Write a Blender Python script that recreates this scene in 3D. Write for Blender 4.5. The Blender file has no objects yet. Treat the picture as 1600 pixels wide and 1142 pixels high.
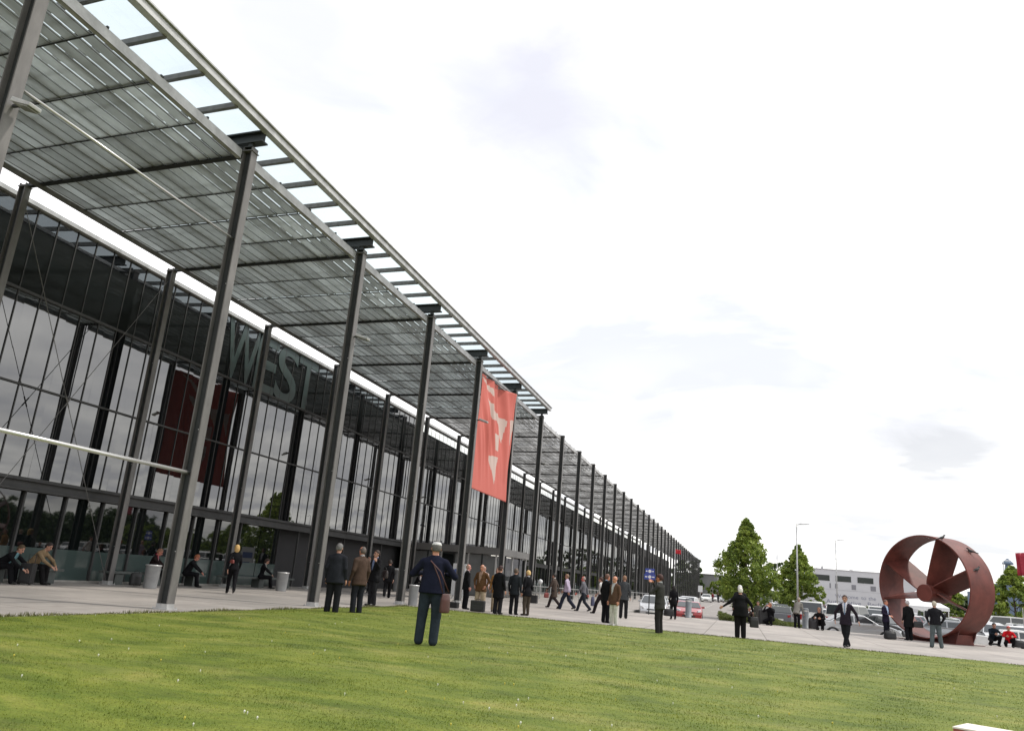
import bpy, math, random
import numpy as np
from mathutils import Vector, Matrix
R = math.radians
scene = bpy.context.scene
# ------------------------------------------------------------------ camera
cam_d = bpy.data.cameras.new("camera"); cam = bpy.data.objects.new("camera", cam_d)
scene.collection.objects.link(cam); scene.camera = cam
YAW, PIT, ROL, FPX, CAMH = 0.2957, 0.2661, 0.0823, 1216.3, 1.3221
fw = Vector((-math.sin(YAW)*math.cos(PIT), math.cos(YAW)*math.cos(PIT), math.sin(PIT)))
r0 = Vector((math.cos(YAW), math.sin(YAW), 0)); u0 = r0.cross(fw)
cr = r0*math.cos(ROL) + u0*math.sin(ROL); cu = -r0*math.sin(ROL) + u0*math.cos(ROL)
M = Matrix((cr, cu, -fw)).transposed().to_4x4(); M.translation = Vector((0, 0, CAMH))
cam.matrix_world = M
cam_d.sensor_width = 36; cam_d.lens = 36*FPX/1600; cam_d.clip_start = .1; cam_d.clip_end = 3000
# ------------------------------------------------------------------ world, sun
SUN_EL, SUN_AZ = R(56), R(68)      # azimuth measured from +Y towards +X
w = bpy.data.worlds.new("World"); scene.world = w; w.use_nodes = True
nt = w.node_tree; nt.nodes.clear()
def N(t, **k):
    n = nt.nodes.new(t)
    for a, b in k.items(): setattr(n, a, b)
    return n
def L(a, b): nt.links.new(a, b)
out = N('ShaderNodeOutputWorld'); bg = N('ShaderNodeBackground'); bg.inputs[1].default_value = .1
sky = N('ShaderNodeTexSky'); sky.sky_type = 'NISHITA'; sky.sun_disc = False
sky.sun_elevation = SUN_EL; sky.sun_rotation = SUN_AZ; sky.air_density = 1; sky.dust_density = 2
tc = N('ShaderNodeTexCoord'); sep = N('ShaderNodeSeparateXYZ'); L(tc.outputs['Generated'], sep.inputs[0])
def mth(op, a, b=None, c=None):
    n = N('ShaderNodeMath', operation=op)
    for i, v in enumerate((a, b, c)):
        if v is None: continue
        if isinstance(v, (int, float)): n.inputs[i].default_value = v
        else: L(v, n.inputs[i])
    return n.outputs[0]
zz = mth('ADD', mth('MAXIMUM', sep.outputs[2], 0), .13)
cmb = N('ShaderNodeCombineXYZ'); L(mth('DIVIDE', sep.outputs[0], zz), cmb.inputs[0]); L(mth('DIVIDE', sep.outputs[1], zz), cmb.inputs[1])
def noise(scale, det, rough, off=(0, 0, 0), dist=0):
    mp = N('ShaderNodeMapping'); L(cmb.outputs[0], mp.inputs[0]); mp.inputs['Location'].default_value = off
    n = N('ShaderNodeTexNoise'); n.inputs['Scale'].default_value = scale; n.inputs['Detail'].default_value = det
    n.inputs['Roughness'].default_value = rough; n.inputs['Distortion'].default_value = dist
    L(mp.outputs[0], n.inputs[0]); return n.outputs[0]
def ramp(f, pts):
    n = N('ShaderNodeValToRGB'); L(f, n.inputs[0]); e = n.color_ramp.elements
    while len(e) < len(pts): e.new(.5)
    for i, (p, c) in enumerate(pts): e[i].position = p; e[i].color = (*c, 1)
    return n.outputs[0]
def mixc(f, a, b, mode='MIX'):
    n = N('ShaderNodeMix', data_type='RGBA', blend_type=mode)
    if isinstance(f, (int, float)): n.inputs[0].default_value = f
    else: L(f, n.inputs[0])
    for i, v in ((6, a), (7, b)):
        if isinstance(v, tuple): n.inputs[i].default_value = (*v, 1)
        else: L(v, n.inputs[i])
    return n.outputs[2]
cl = ramp(noise(.85, 6, .55, (3.1, 1.7, 0), .4), [(.36, (9.3, 9.6, 10.6)), (.47, (12.5, 12.6, 13.2)), (.62, (17, 17, 17))])
hz = ramp(sep.outputs[2], [(0.0, (1, 1, 1)), (.30, (0, 0, 0))])
cl2 = mixc(hz, cl, ramp(noise(2.2, 4, .5, (0, 5, 0), .3), [(.40, (9.4, 9.5, 9.8)), (.5, (13.2, 13.1, 12.6)), (.65, (17.5, 17.2, 16.2))]))
gap = ramp(noise(.6, 3, .5, (7.3, 2.2, 0)), [(.60, (0, 0, 0)), (.74, (1, 1, 1))])
final = mixc(mth('MULTIPLY', gap, .35), cl2, sky.outputs[0])
wob = noise(2.6, 6, .6, (1, 4, 0), .6)
def patch(d, rad, colr, amt, sq=(1, 1, 1)):
    "a thinner or darker bit of cloud round a direction of the sky"
    global final
    sb = N('ShaderNodeVectorMath', operation='SUBTRACT'); L(tc.outputs['Generated'], sb.inputs[0]); sb.inputs[1].default_value = d
    ml = N('ShaderNodeVectorMath', operation='MULTIPLY'); L(sb.outputs[0], ml.inputs[0]); ml.inputs[1].default_value = sq
    ln = N('ShaderNodeVectorMath', operation='LENGTH'); L(ml.outputs[0], ln.inputs[0])
    f = mth('MULTIPLY_ADD', wob, 1.5, mth('DIVIDE', ln.outputs['Value'], rad))
    final = mixc(mth('MULTIPLY', ramp(f, [(.75, (1, 1, 1)), (1.0, (.45, .45, .45))]) if False else ramp(mth('MULTIPLY', f, .5), [(.48, (1, 1, 1)), (.80, (0, 0, 0))]), amt), final, colr)
patch((-.24, .778, .585), .17, (8.7, 8.8, 9.8), .95)
patch((-.50, .64, .585), .15, (9.2, 9.4, 10.2), .8)
patch((.222, .957, .178), .13, (8.0, 8.2, 8.6), .85, (1, 1, 1.9))
patch((.10, .985, .10), .20, (9.3, 9.4, 9.5), .7, (1, 1, 4.5))
patch((.25, .96, .07), .16, (8.9, 9.1, 9.3), .7, (1, 1, 5))
L(final, bg.inputs[0]); L(bg.outputs[0], out.inputs[0])
sun_d = bpy.data.lights.new("sun", 'SUN'); sun_d.energy = 2.7; sun_d.angle = R(3.0); sun_d.color = (1, .95, .87)
sun = bpy.data.objects.new("sun", sun_d); scene.collection.objects.link(sun)
sd = Vector((math.sin(SUN_AZ)*math.cos(SUN_EL), math.cos(SUN_AZ)*math.cos(SUN_EL), math.sin(SUN_EL)))
sun.rotation_euler = sd.to_track_quat('Z', 'Y').to_euler()
scene.view_settings.view_transform = 'Standard'; scene.view_settings.look = 'None'
scene.view_settings.exposure = 0.0; scene.view_settings.gamma = 1
scene.render.engine = 'CYCLES'
scene.cycles.max_bounces = 8; scene.cycles.transparent_max_bounces = 16; scene.cycles.glossy_bounces = 4
scene.cycles.caustics_reflective = False; scene.cycles.caustics_refractive = False

COL = scene.collection
rnd = random.Random(7); rng = np.random.default_rng(5)
# ------------------------------------------------------------------ materials
MATS = {}
def mat(name, col=(.5, .5, .5), rough=.6, metal=0., nscale=0, namt=.15, bump=0., ior=None, spec=None, emis=None, coord='Object', stretch=None):
    if name in MATS: return MATS[name]
    m = bpy.data.materials.new(name); m.use_nodes = True; t = m.node_tree; b = t.nodes['Principled BSDF']
    b.inputs['Base Color'].default_value = (*col, 1); b.inputs['Roughness'].default_value = rough; b.inputs['Metallic'].default_value = metal
    if ior: b.inputs['IOR'].default_value = ior
    if spec is not None: b.inputs['Specular IOR Level'].default_value = spec
    if emis: b.inputs['Emission Color'].default_value = (*emis[0], 1); b.inputs['Emission Strength'].default_value = emis[1]
    if nscale:
        c = t.nodes.new('ShaderNodeTexCoord'); mp = t.nodes.new('ShaderNodeMapping'); t.links.new(c.outputs[coord], mp.inputs[0])
        if stretch: mp.inputs['Scale'].default_value = stretch
        n = t.nodes.new('ShaderNodeTexNoise'); n.inputs['Scale'].default_value = nscale; n.inputs['Detail'].default_value = 6; n.inputs['Roughness'].default_value = .6
        t.links.new(mp.outputs[0], n.inputs[0])
        rp = t.nodes.new('ShaderNodeValToRGB'); t.links.new(n.outputs[0], rp.inputs[0])
        rp.color_ramp.elements[0].position = .3; rp.color_ramp.elements[1].position = .72
        rp.color_ramp.elements[0].color = (*[x*(1-namt) for x in col], 1); rp.color_ramp.elements[1].color = (*[min(1, x*(1+namt)) for x in col], 1)
        t.links.new(rp.outputs[0], b.inputs['Base Color'])
        if bump:
            bp = t.nodes.new('ShaderNodeBump'); bp.inputs['Strength'].default_value = bump; bp.inputs['Distance'].default_value = .02
            t.links.new(n.outputs[0], bp.inputs['Height']); t.links.new(bp.outputs[0], b.inputs['Normal'])
    MATS[name] = m; return m
steel = mat('painted_steel', (.15, .143, .138), .5, .15, 3, .30, stretch=(1, 1, .35), spec=.35)
steel_dark = mat('dark_steel', (.035, .038, .038), .5, .1, 3, .2, spec=.3)
ledge_m = mat('ledge_steel', (.055, .055, .055), .5, .1, 2, .2, spec=.3)
galv = mat('galvanised', (.46, .46, .455), .45, .35, 2.5, .25)
alu = mat('aluminium_rod', (.62, .61, .60), .3, .6)
mull_m = mat('mullion', (.06, .059, .058), .5, .1, spec=.3)
white_m = mat('white_paint', (.72, .73, .74), .5, 0, 4, .05)
black_m = mat('black_plastic', (.015, .015, .016), .5)
rubber = mat('rubber', (.018, .018, .018), .8)
rim_m = mat('wheel_rim', (.5, .5, .51), .3, .8)
chrome = mat('chrome', (.6, .6, .62), .15, 1)
lamp_glass = mat('headlight_glass', (.75, .77, .8), .1, 0, ior=1.6)
red_lamp = mat('tail_light', (.35, .012, .012), .2)
plate_m = mat('number_plate', (.7, .7, .66), .5)
bark = mat('bark', (.09, .07, .05), .9, 0, 14, .4, .5)
concrete = mat('concrete_kerb', (.36, .345, .32), .85, 0, 6, .15, .2)

def glass_mat(name, base, ior, rough=.012, wav=.0):
    m = mat(name, base, rough, 0, ior=ior)
    t = m.node_tree; b = t.nodes['Principled BSDF']
    if wav:
        c = t.nodes.new('ShaderNodeTexCoord'); n = t.nodes.new('ShaderNodeTexNoise'); n.inputs['Scale'].default_value = .9; n.inputs['Detail'].default_value = 1
        t.links.new(c.outputs['Object'], n.inputs[0]); bp = t.nodes.new('ShaderNodeBump'); bp.inputs['Strength'].default_value = wav; bp.inputs['Distance'].default_value = .01
        t.links.new(n.outputs[0], bp.inputs['Height']); t.links.new(bp.outputs[0], b.inputs['Normal'])
    return m
facade_glass = glass_mat('facade_glass', (.006, .007, .008), 2.5, .012, .06)
low_glass = glass_mat('lower_glass', (.006, .008, .008), 1.9, .02, .06)
foil_glass = glass_mat('frosted_band', (.060, .085, .080), 1.6, .10, .05)
car_glass = glass_mat('car_glass', (.03, .037, .04), 1.7, .03)
letter_m = mat('frosted_letter', (.052, .075, .071), .35, 0, 1.2, .12, ior=1.6)
# roof glass: lets sky through, faint green tint
rg = bpy.data.materials.new('roof_glass'); rg.use_nodes = True; t = rg.node_tree; t.nodes.clear()
o_ = t.nodes.new('ShaderNodeOutputMaterial'); mx = t.nodes.new('ShaderNodeMixShader'); tr = t.nodes.new('ShaderNodeBsdfTransparent'); gl = t.nodes.new('ShaderNodeBsdfGlossy')
df = t.nodes.new('ShaderNodeBsdfTranslucent'); df.inputs[0].default_value = (.7, .75, .76, 1); mx2 = t.nodes.new('ShaderNodeMixShader'); mx2.inputs[0].default_value = .25
tr.inputs[0].default_value = (.66, .76, .78, 1); gl.inputs[0].default_value = (.8, .9, .9, 1); gl.inputs['Roughness'].default_value = .05; mx.inputs[0].default_value = .07
t.links.new(tr.outputs[0], mx2.inputs[1]); t.links.new(df.outputs[0], mx2.inputs[2])
t.links.new(mx2.outputs[0], mx.inputs[1]); t.links.new(gl.outputs[0], mx.inputs[2]); t.links.new(mx.outputs[0], o_.inputs[0]); MATS['roof_glass'] = rg
# louvre slats: printed glass, part reflecting part translucent
def slat_mat():
    m = bpy.data.materials.new('louvre_slat'); m.use_nodes = True; t = m.node_tree; t.nodes.clear()
    o = t.nodes.new('ShaderNodeOutputMaterial'); a = t.nodes.new('ShaderNodeBsdfDiffuse'); b = t.nodes.new('ShaderNodeBsdfTranslucent'); g = t.nodes.new('ShaderNodeBsdfGlossy')
    c = t.nodes.new('ShaderNodeTexCoord'); n = t.nodes.new('ShaderNodeTexNoise'); n.inputs['Scale'].default_value = 2.2; n.inputs['Detail'].default_value = 8; n.inputs['Roughness'].default_value = .7
    mp = t.nodes.new('ShaderNodeMapping'); mp.inputs['Scale'].default_value = (1, .35, 1)
    t.links.new(c.outputs['Object'], mp.inputs[0]); t.links.new(mp.outputs[0], n.inputs[0])
    geo = t.nodes.new('ShaderNodeNewGeometry'); ad = t.nodes.new('ShaderNodeMath'); ad.operation = 'MULTIPLY_ADD'; ad.inputs[1].default_value = .45; 
    t.links.new(geo.outputs['Random Per Island'], ad.inputs[0]); t.links.new(n.outputs[0], ad.inputs[2])
    rp = t.nodes.new('ShaderNodeValToRGB'); rp.color_ramp.elements[0].position = .35; rp.color_ramp.elements[0].color = (.47, .475, .475, 1); rp.color_ramp.elements[1].position = 1.0; rp.color_ramp.elements[1].color = (.76, .765, .765, 1)
    t.links.new(ad.outputs[0], rp.inputs[0])
    for s in (a, b): t.links.new(rp.outputs[0], s.inputs[0])
    g.inputs[0].default_value = (.8, .85, .84, 1); g.inputs['Roughness'].default_value = .25
    m1 = t.nodes.new('ShaderNodeMixShader'); m1.inputs[0].default_value = .58; m2 = t.nodes.new('ShaderNodeMixShader'); m2.inputs[0].default_value = .06
    t.links.new(a.outputs[0], m1.inputs[1]); t.links.new(b.outputs[0], m1.inputs[2]); t.links.new(m1.outputs[0], m2.inputs[1]); t.links.new(g.outputs[0], m2.inputs[2])
    t.links.new(m2.outputs[0], o.inputs[0]); return m
slat_m = slat_mat()

# ------------------------------------------------------------------ mesh helpers
class MB:
    def __init__(s): s.v = []; s.f = []; s.m = []
    def add(s, v, f, mi=0):
        o = len(s.v); s.v += [tuple(x) for x in v]; s.f += [tuple(i+o for i in q) for q in f]; s.m += [mi]*len(f)
    def box(s, x0, x1, y0, y1, z0, z1, mi=0):
        s.add([(x0, y0, z0), (x1, y0, z0), (x1, y1, z0), (x0, y1, z0), (x0, y0, z1), (x1, y0, z1), (x1, y1, z1), (x0, y1, z1)],
              [(0, 3, 2, 1), (4, 5, 6, 7), (0, 1, 5, 4), (1, 2, 6, 5), (2, 3, 7, 6), (3, 0, 4, 7)], mi)
    def bar(s, a, b, w, h=None, up=(0, 0, 1), mi=0, w2=None):
        h = w if h is None else h; a = Vector(a); b = Vector(b); d = (b-a).normalized(); up = Vector(up)
        if abs(d.dot(up)) > .98: up = Vector((0, 1, 0))
        x = d.cross(up).normalized(); y = x.cross(d); w2 = w if w2 is None else w2; k = w2/w
        v = [a+x*sx*w/2+y*sy*h/2 for sx, sy in ((-1, -1), (1, -1), (1, 1), (-1, 1))] + [b+x*sx*w/2*k+y*sy*h/2*k for sx, sy in ((-1, -1), (1, -1), (1, 1), (-1, 1))]
        s.add(v, [(0, 1, 2, 3), (4, 7, 6, 5), (0, 4, 5, 1), (1, 5, 6, 2), (2, 6, 7, 3), (3, 7, 4, 0)], mi)
    def tube(s, pts, rs, n=8, mi=0, cap=True):
        pts = [Vector(p) for p in pts]
        if isinstance(rs, (int, float)): rs = [rs]*len(pts)
        prev = None; o = len(s.v); v = []; f = []
        for i, p in enumerate(pts):
            d = (pts[min(i+1, len(pts)-1)]-pts[max(i-1, 0)]).normalized()
            if prev is None:
                up = Vector((0, 0, 1)) if abs(d.z) < .9 else Vector((1, 0, 0)); x = d.cross(up).normalized()
            else: x = (prev - d*prev.dot(d)).normalized()
            prev = x; y = d.cross(x)
            v += [p+(x*math.cos(2*math.pi*k/n)+y*math.sin(2*math.pi*k/n))*rs[i] for k in range(n)]
        for i in range(len(pts)-1):
            for k in range(n): f.append((i*n+k, i*n+(k+1) % n, (i+1)*n+(k+1) % n, (i+1)*n+k))
        if cap: f.append(tuple(range(n-1, -1, -1))); f.append(tuple((len(pts)-1)*n+k for k in range(n)))
        s.add(v, f, mi)
    def lathe(s, prof, c=(0, 0, 0), n=20, mi=0):
        v = []; f = []
        for (r, z) in prof: v += [(c[0]+r*math.cos(2*math.pi*k/n), c[1]+r*math.sin(2*math.pi*k/n), c[2]+z) for k in range(n)]
        for i in range(len(prof)-1):
            for k in range(n): f.append((i*n+k, i*n+(k+1) % n, (i+1)*n+(k+1) % n, (i+1)*n+k))
        f.append(tuple(range(n-1, -1, -1))); f.append(tuple((len(prof)-1)*n+k for k in range(n)))
        s.add(v, f, mi)
    def mesh(s, name, mats, smooth=False):
        me = bpy.data.meshes.new(name); me.from_pydata(s.v, [], s.f)
        for m in (mats if isinstance(mats, (list, tuple)) else [mats]): me.materials.append(m)
        me.polygons.foreach_set('material_index', s.m)
        if smooth: me.polygons.foreach_set('use_smooth', [True]*len(s.f))
        me.update(); return me
    def build(s, name, mats, parent=None, smooth=False, bevel=0, loc=None):
        o = link(name, s.mesh(name, mats, smooth), parent)
        if loc: o.location = loc
        if bevel:
            b = o.modifiers.new('edge', 'BEVEL'); b.width = bevel; b.segments = 2; b.limit_method = 'ANGLE'; b.angle_limit = R(35)
        return o
def link(name, me, parent=None):
    o = bpy.data.objects.new(name, me); COL.objects.link(o)
    if parent is not None: o.parent = parent
    return o
def npmesh(name, V, F, mats, parent=None, smooth=False, mi=None, attr=None):
    """V (n,3), F (m,k) arrays"""
    me = bpy.data.meshes.new(name); n, k = F.shape
    me.vertices.add(len(V)); me.vertices.foreach_set('co', np.asarray(V, dtype=np.float32).ravel())
    me.loops.add(n*k); me.loops.foreach_set('vertex_index', F.astype(np.int32).ravel())
    me.polygons.add(n); me.polygons.foreach_set('loop_start', np.arange(0, n*k, k, dtype=np.int32))
    try: me.polygons.foreach_set('loop_total', np.full(n, k, dtype=np.int32))
    except Exception: pass
    for m in (mats if isinstance(mats, (list, tuple)) else [mats]): me.materials.append(m)
    if mi is not None: me.polygons.foreach_set('material_index', mi.astype(np.int32))
    if smooth: me.polygons.foreach_set('use_smooth', np.ones(n, bool))
    me.update(calc_edges=True); me.validate()
    return link(name, me, parent)
def tag(o, label=None, cat=None, group=None, kind=None):
    if label: o['label'] = label
    if cat: o['category'] = cat
    if group: o['group'] = group
    if kind: o['kind'] = kind
    return o
def thing(name, label, cat, loc=(0, 0, 0), rz=0, group=None):
    o = link(name, None); o.location = loc; o.rotation_euler = (0, 0, rz); o.empty_display_size = .2
    return tag(o, label, cat, group)
def dup(root, loc=None, rz=None, label=None, group=None):
    def rec(o, par):
        c = o.copy(); COL.objects.link(c)
        if par is not None: c.parent = par
        for ch in list(o.children): rec(ch, c)
        return c
    c = rec(root, None)
    if loc is not None: c.location = loc
    if rz is not None: c.rotation_euler = (0, 0, rz)
    if label: c['label'] = label
    if group: c['group'] = group
    return c

# ------------------------------------------------------------------ ground
EDGE = 47.2     # where the forecourt ends and the road lies lower
def gz(x, y):
    if x < -6.6 or y < EDGE: return 0.
    return -.5 if y < 66 else (-.5 + .52*min(1, (y-66)/95.))
asph = mat('asphalt', (.255, .235, .22), .88, 0, 9, .10, .15)
pave = mat('paving', (.34, .315, .29), .82, 0, 3, .10, .1)
def paving_material():
    m = pave; t = m.node_tree; b = t.nodes['Principled BSDF']
    c = t.nodes.new('ShaderNodeTexCoord'); mp = t.nodes.new('ShaderNodeMapping'); t.links.new(c.outputs['Object'], mp.inputs[0])
    mp.inputs['Location'].default_value = (1.2, .4, 0)
    br = t.nodes.new('ShaderNodeTexBrick'); br.offset = 0; br.inputs['Scale'].default_value = 1; br.inputs['Brick Width'].default_value = 2.1; br.inputs['Row Height'].default_value = 3.37
    br.inputs['Mortar Size'].default_value = .014; br.inputs['Color1'].default_value = (1, 1, 1, 1); br.inputs['Color2'].default_value = (.95, .95, .95, 1); br.inputs['Mortar'].default_value = (.34, .32, .30, 1)
    t.links.new(mp.outputs[0], br.inputs[0])
    n2 = t.nodes.new('ShaderNodeTexNoise'); n2.inputs['Scale'].default_value = .35; n2.inputs['Detail'].default_value = 5; t.links.new(c.outputs['Object'], n2.inputs[0])
    r2 = t.nodes.new('ShaderNodeValToRGB'); r2.color_ramp.elements[0].position = .35; r2.color_ramp.elements[0].color = (.74, .74, .74, 1); r2.color_ramp.elements[1].position = .65; r2.color_ramp.elements[1].color = (1.08, 1.06, 1.05, 1)
    t.links.new(n2.outputs[0], r2.inputs[0])
    src = b.inputs['Base Color'].links[0].from_socket
    a = src
    for s in (br.outputs[0], r2.outputs[0]):
        x = t.nodes.new('ShaderNodeMix'); x.data_type = 'RGBA'; x.blend_type = 'MULTIPLY'; x.inputs[0].default_value = 1
        t.links.new(a, x.inputs[6]); t.links.new(s, x.inputs[7]); a = x.outputs[2]
    t.links.new(a, b.inputs['Base Color'])
paving_material()
b = MB()
rows = [(-300, -.52), (EDGE-.2, -.5), (66, -.5), (85, -.396), (105, -.286), (130, -.149), (161, .02), (1600, .02)]
for i in range(len(rows)-1):
    y0, z0 = rows[i]; y1, z1 = rows[i+1]
    b.add([(-900, y0, z0), (1200, y0, z0), (1200, y1, z1), (-900, y1, z1)], [(0, 1, 2, 3)])
tag(b.build('road', asph), kind='structure')
LX, LY = -12.05, 28.55        # lawn corner
b = MB(); b.box(-60, -6.6, -60, EDGE, -.6, 0); b.box(-60, -6.6, EDGE, 330, -.6, 0); b.box(-6.6, 90, -60, EDGE, -.6, 0)
tag(b.build('plaza', pave), kind='structure')
b = MB(); b.box(-6.6, 90, EDGE, EDGE+.16, -.58, .004); b.box(-6.6, -6.44, EDGE+.16, 160, -.58, .004)
tag(b.build('kerb', concrete), kind='structure')
b = MB(); b.box(LX-.12, LX, -60, LY+.1, -.02, .012); b.box(LX, 90, LY, LY+.1, -.02, .010)
tag(b.build('lawn_edging', concrete), kind='structure')
# lawn sheet (gently uneven)
def lawn_h(x, y):
    return .055 + .03*np.sin(x*.55+1)*np.sin(y*.43) + .018*np.sin(x*1.3+y*.9)
nx, ny = 150, 130
xs = np.linspace(LX, 40, nx); ys = np.concatenate([np.linspace(-20, 0, 10, endpoint=False), np.linspace(0, LY, ny-10)])
X, Y = np.meshgrid(xs, ys, indexing='ij')
edge = np.minimum(np.clip((X-LX)/1.5, 0, 1), np.clip((LY-Y)/1.5, 0, 1))
Z = .008 + np.maximum(lawn_h(X, Y), 0)*edge
V = np.stack([X, Y, Z], -1).reshape(-1, 3)
I = np.arange(nx*ny).reshape(nx, ny)
F = np.stack([I[:-1, :-1], I[1:, :-1], I[1:, 1:], I[:-1, 1:]], -1).reshape(-1, 4)
def lawn_material(name, blades=False):
    m = bpy.data.materials.new(name); m.use_nodes = True; t = m.node_tree; b = t.nodes['Principled BSDF']; b.inputs['Roughness'].default_value = .75
    b.inputs['Specular IOR Level'].default_value = .2
    c = t.nodes.new('ShaderNodeTexCoord')
    def nz(sc, det, st=(1, 1, 1)):
        mp = t.nodes.new('ShaderNodeMapping'); mp.inputs['Scale'].default_value = st; t.links.new(c.outputs['Object'], mp.inputs[0])
        n = t.nodes.new('ShaderNodeTexNoise'); n.inputs['Scale'].default_value = sc; n.inputs['Detail'].default_value = det; n.inputs['Roughness'].default_value = .65
        t.links.new(mp.outputs[0], n.inputs[0]); return n.outputs[0]
    def rp(f, p):
        n = t.nodes.new('ShaderNodeValToRGB'); t.links.new(f, n.inputs[0]); e = n.color_ramp.elements
        while len(e) < len(p): e.new(.5)
        for i, (q, cc) in enumerate(p): e[i].position = q; e[i].color = (*cc, 1)
        return n.outputs[0]
    def mx(f, a, b2, mode='MIX'):
        n = t.nodes.new('ShaderNodeMix'); n.data_type = 'RGBA'; n.blend_type = mode
        if isinstance(f, float): n.inputs[0].default_value = f
        else: t.links.new(f, n.inputs[0])
        t.links.new(a, n.inputs[6]); t.links.new(b2, n.inputs[7]); return n.outputs[2]
    k = 1.27
    base = rp(nz(.9, 7, (.8, 1.3, 1)), [(.3, (.060*k, .080*k, .014*k)), (.46, (.094*k, .120*k, .017*k)), (.58, (.128*k, .148*k, .025*k)), (.76, (.200*k, .190*k, .055*k))])
    dry = rp(nz(.55, 5, (.6, 1.5, 1)), [(.52, (0, 0, 0)), (.75, (1, 1, 1))])
    tuft = rp(nz(2.6, 5, (.5, 1.6, 1)), [(.30, (.74, .84, .76)), (.5, (1, 1.03, 1)), (.70, (1.14, 1.10, 1.02))])
    straw = rp(nz(30, 3), [(.3, (.26, .23, .08)), (.7, (.38, .33, .14))])
    a = mx(dry, base, mx(.55, base, straw)) if False else base
    n = t.nodes.new('ShaderNodeMix'); n.data_type = 'RGBA'; t.links.new(dry, n.inputs[0]); t.links.new(base, n.inputs[6])
    h = mx(.45, base, straw); t.links.new(h, n.inputs[7]); a = n.outputs[2]
    fine = rp(nz(45 if not blades else 12, 3), [(.3, (.62, .62, .62)), (.7, (1.25, 1.25, 1.2))])
    a = mx(1.0, a, fine, 'MULTIPLY'); a = mx(1.0, a, tuft, 'MULTIPLY')
    if blades:
        g = t.nodes.new('ShaderNodeNewGeometry'); a = mx(1.0, a, rp(g.outputs['Random Per Island'], [(0, (.95, .96, .95)), (.8, (1.2, 1.18, 1.12)), (1, (1.55, 1.45, 1.3))]), 'MULTIPLY')
    t.links.new(a, b.inputs['Base Color'])
    if not blades:
        bp = t.nodes.new('ShaderNodeBump'); bp.inputs['Strength'].default_value = .6; bp.inputs['Distance'].default_value = .02
        t.links.new(nz(26, 6), bp.inputs['Height']); t.links.new(bp.outputs[0], b.inputs['Normal'])
    return m
tag(npmesh('lawn', V, F, lawn_material('lawn_turf'), smooth=True), kind='structure')
# grass blades: denser near the camera
def lawnz(x, y):
    e = np.minimum(np.clip((x-LX)/1.5, 0, 1), np.clip((LY-y)/1.5, 0, 1)); return .008 + np.maximum(lawn_h(x, y), 0)*e
nb = 300000
dd = 3.2*np.exp(rng.random(nb)*np.log(32/3.2)); aa = YAW + (rng.random(nb)-.5)*1.35
gx, gy = -np.sin(aa)*dd, np.cos(aa)*dd
k_ = (gx > LX-.05) & (gy < LY+.03); gx, gy, dd = gx[k_], gy[k_], dd[k_]; nb = len(gx)
clump = .6+.8*(np.sin(gx*3.1+gy*1.7)*np.sin(gy*2.9-gx*.8)*.5+.5)
hh = (.007+.011*rng.random(nb))*clump*(1+dd/60); ww = (.0013+.00030*dd)*(0.7+.6*rng.random(nb)); ph = rng.random(nb)*6.28; ln = hh*(rng.random(nb)*1.1)
pa = rng.random(nb)*6.28
gzz = lawnz(gx, gy)-.003
A = np.stack([gx-np.cos(ph)*ww, gy-np.sin(ph)*ww, gzz], -1); B = np.stack([gx+np.cos(ph)*ww, gy+np.sin(ph)*ww, gzz], -1)
T = np.stack([gx+np.cos(pa)*ln, gy+np.sin(pa)*ln, gzz+hh], -1)
V = np.stack([A, B, T], 1).reshape(-1, 3); F = np.arange(nb*3).reshape(-1, 3)
tag(npmesh('grass', V, F, lawn_material('grass_blades', True)), 'short green grass with dry patches on the lawn', 'grass', kind='stuff')
# daisies and dandelions
def flowers(name, n, colr, rad, label, hz_):
    d = 4*np.exp(rng.random(n)*np.log(27/4)); a = YAW+(rng.random(n)-.5)*1.3; x, y = -np.sin(a)*d, np.cos(a)*d
    k = (x > LX+.2) & (y < LY-.2); x, y = x[k], y[k]; b = MB()
    for px, py in zip(x, y):
        z = float(lawnz(np.array(px), np.array(py))) + hz_*(.6+.6*rnd.random()); r = rad*(.7+.7*rnd.random())
        pts = [(px+r*math.cos(q*math.pi/3), py+r*math.sin(q*math.pi/3), z+.003) for q in range(6)]
        b.add(pts+[(px, py, z+.014), (px, py, z-.02)], [(q, (q+1) % 6, 6) for q in range(6)]+[((q+1) % 6, q, 7) for q in range(6)])
    tag(b.build(name, mat(name+'_petal', colr, .7)), label, 'flowers', kind='stuff')
flowers('daisy_flowers', 130, (.62, .62, .54), .008, 'tiny white daisies scattered through the lawn', .035)
flowers('dandelion_flowers', 70, (.50, .42, .06), .008, 'small yellow dandelions scattered through the lawn', .03)
# fringe of unmown grass on the lawn edge
nb = 9000
t_ = rng.random(nb); side = rng.random(nb) < .45
fx = np.where(side, LX+rng.random(nb)*.10-.05, LX+t_*24); fy = np.where(side, 8+t_*20.6, LY-.02+rng.random(nb)*.08)
hh = .03+.07*rng.random(nb)*(np.sin(fy*2.3)*.5+.5)*np.where(side, 1, .5); ww = .006+.006*rng.random(nb); ph = rng.random(nb)*6.28
A = np.stack([fx-np.cos(ph)*ww, fy-np.sin(ph)*ww, 0*fx+.005], -1); B = np.stack([fx+np.cos(ph)*ww, fy+np.sin(ph)*ww, 0*fx+.005], -1)
T = np.stack([fx+np.cos(ph*3)*.03, fy+np.sin(ph*3)*.03, hh+.005], -1)
tag(npmesh('edge_grass', np.stack([A, B, T], 1).reshape(-1, 3), np.arange(nb*3).reshape(-1, 3), mat('edge_grass_blade', (.13, .13, .045), .8, 0, 2, .5)), 'ragged brownish grass along the lawn edge', 'grass', kind='stuff')
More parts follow.
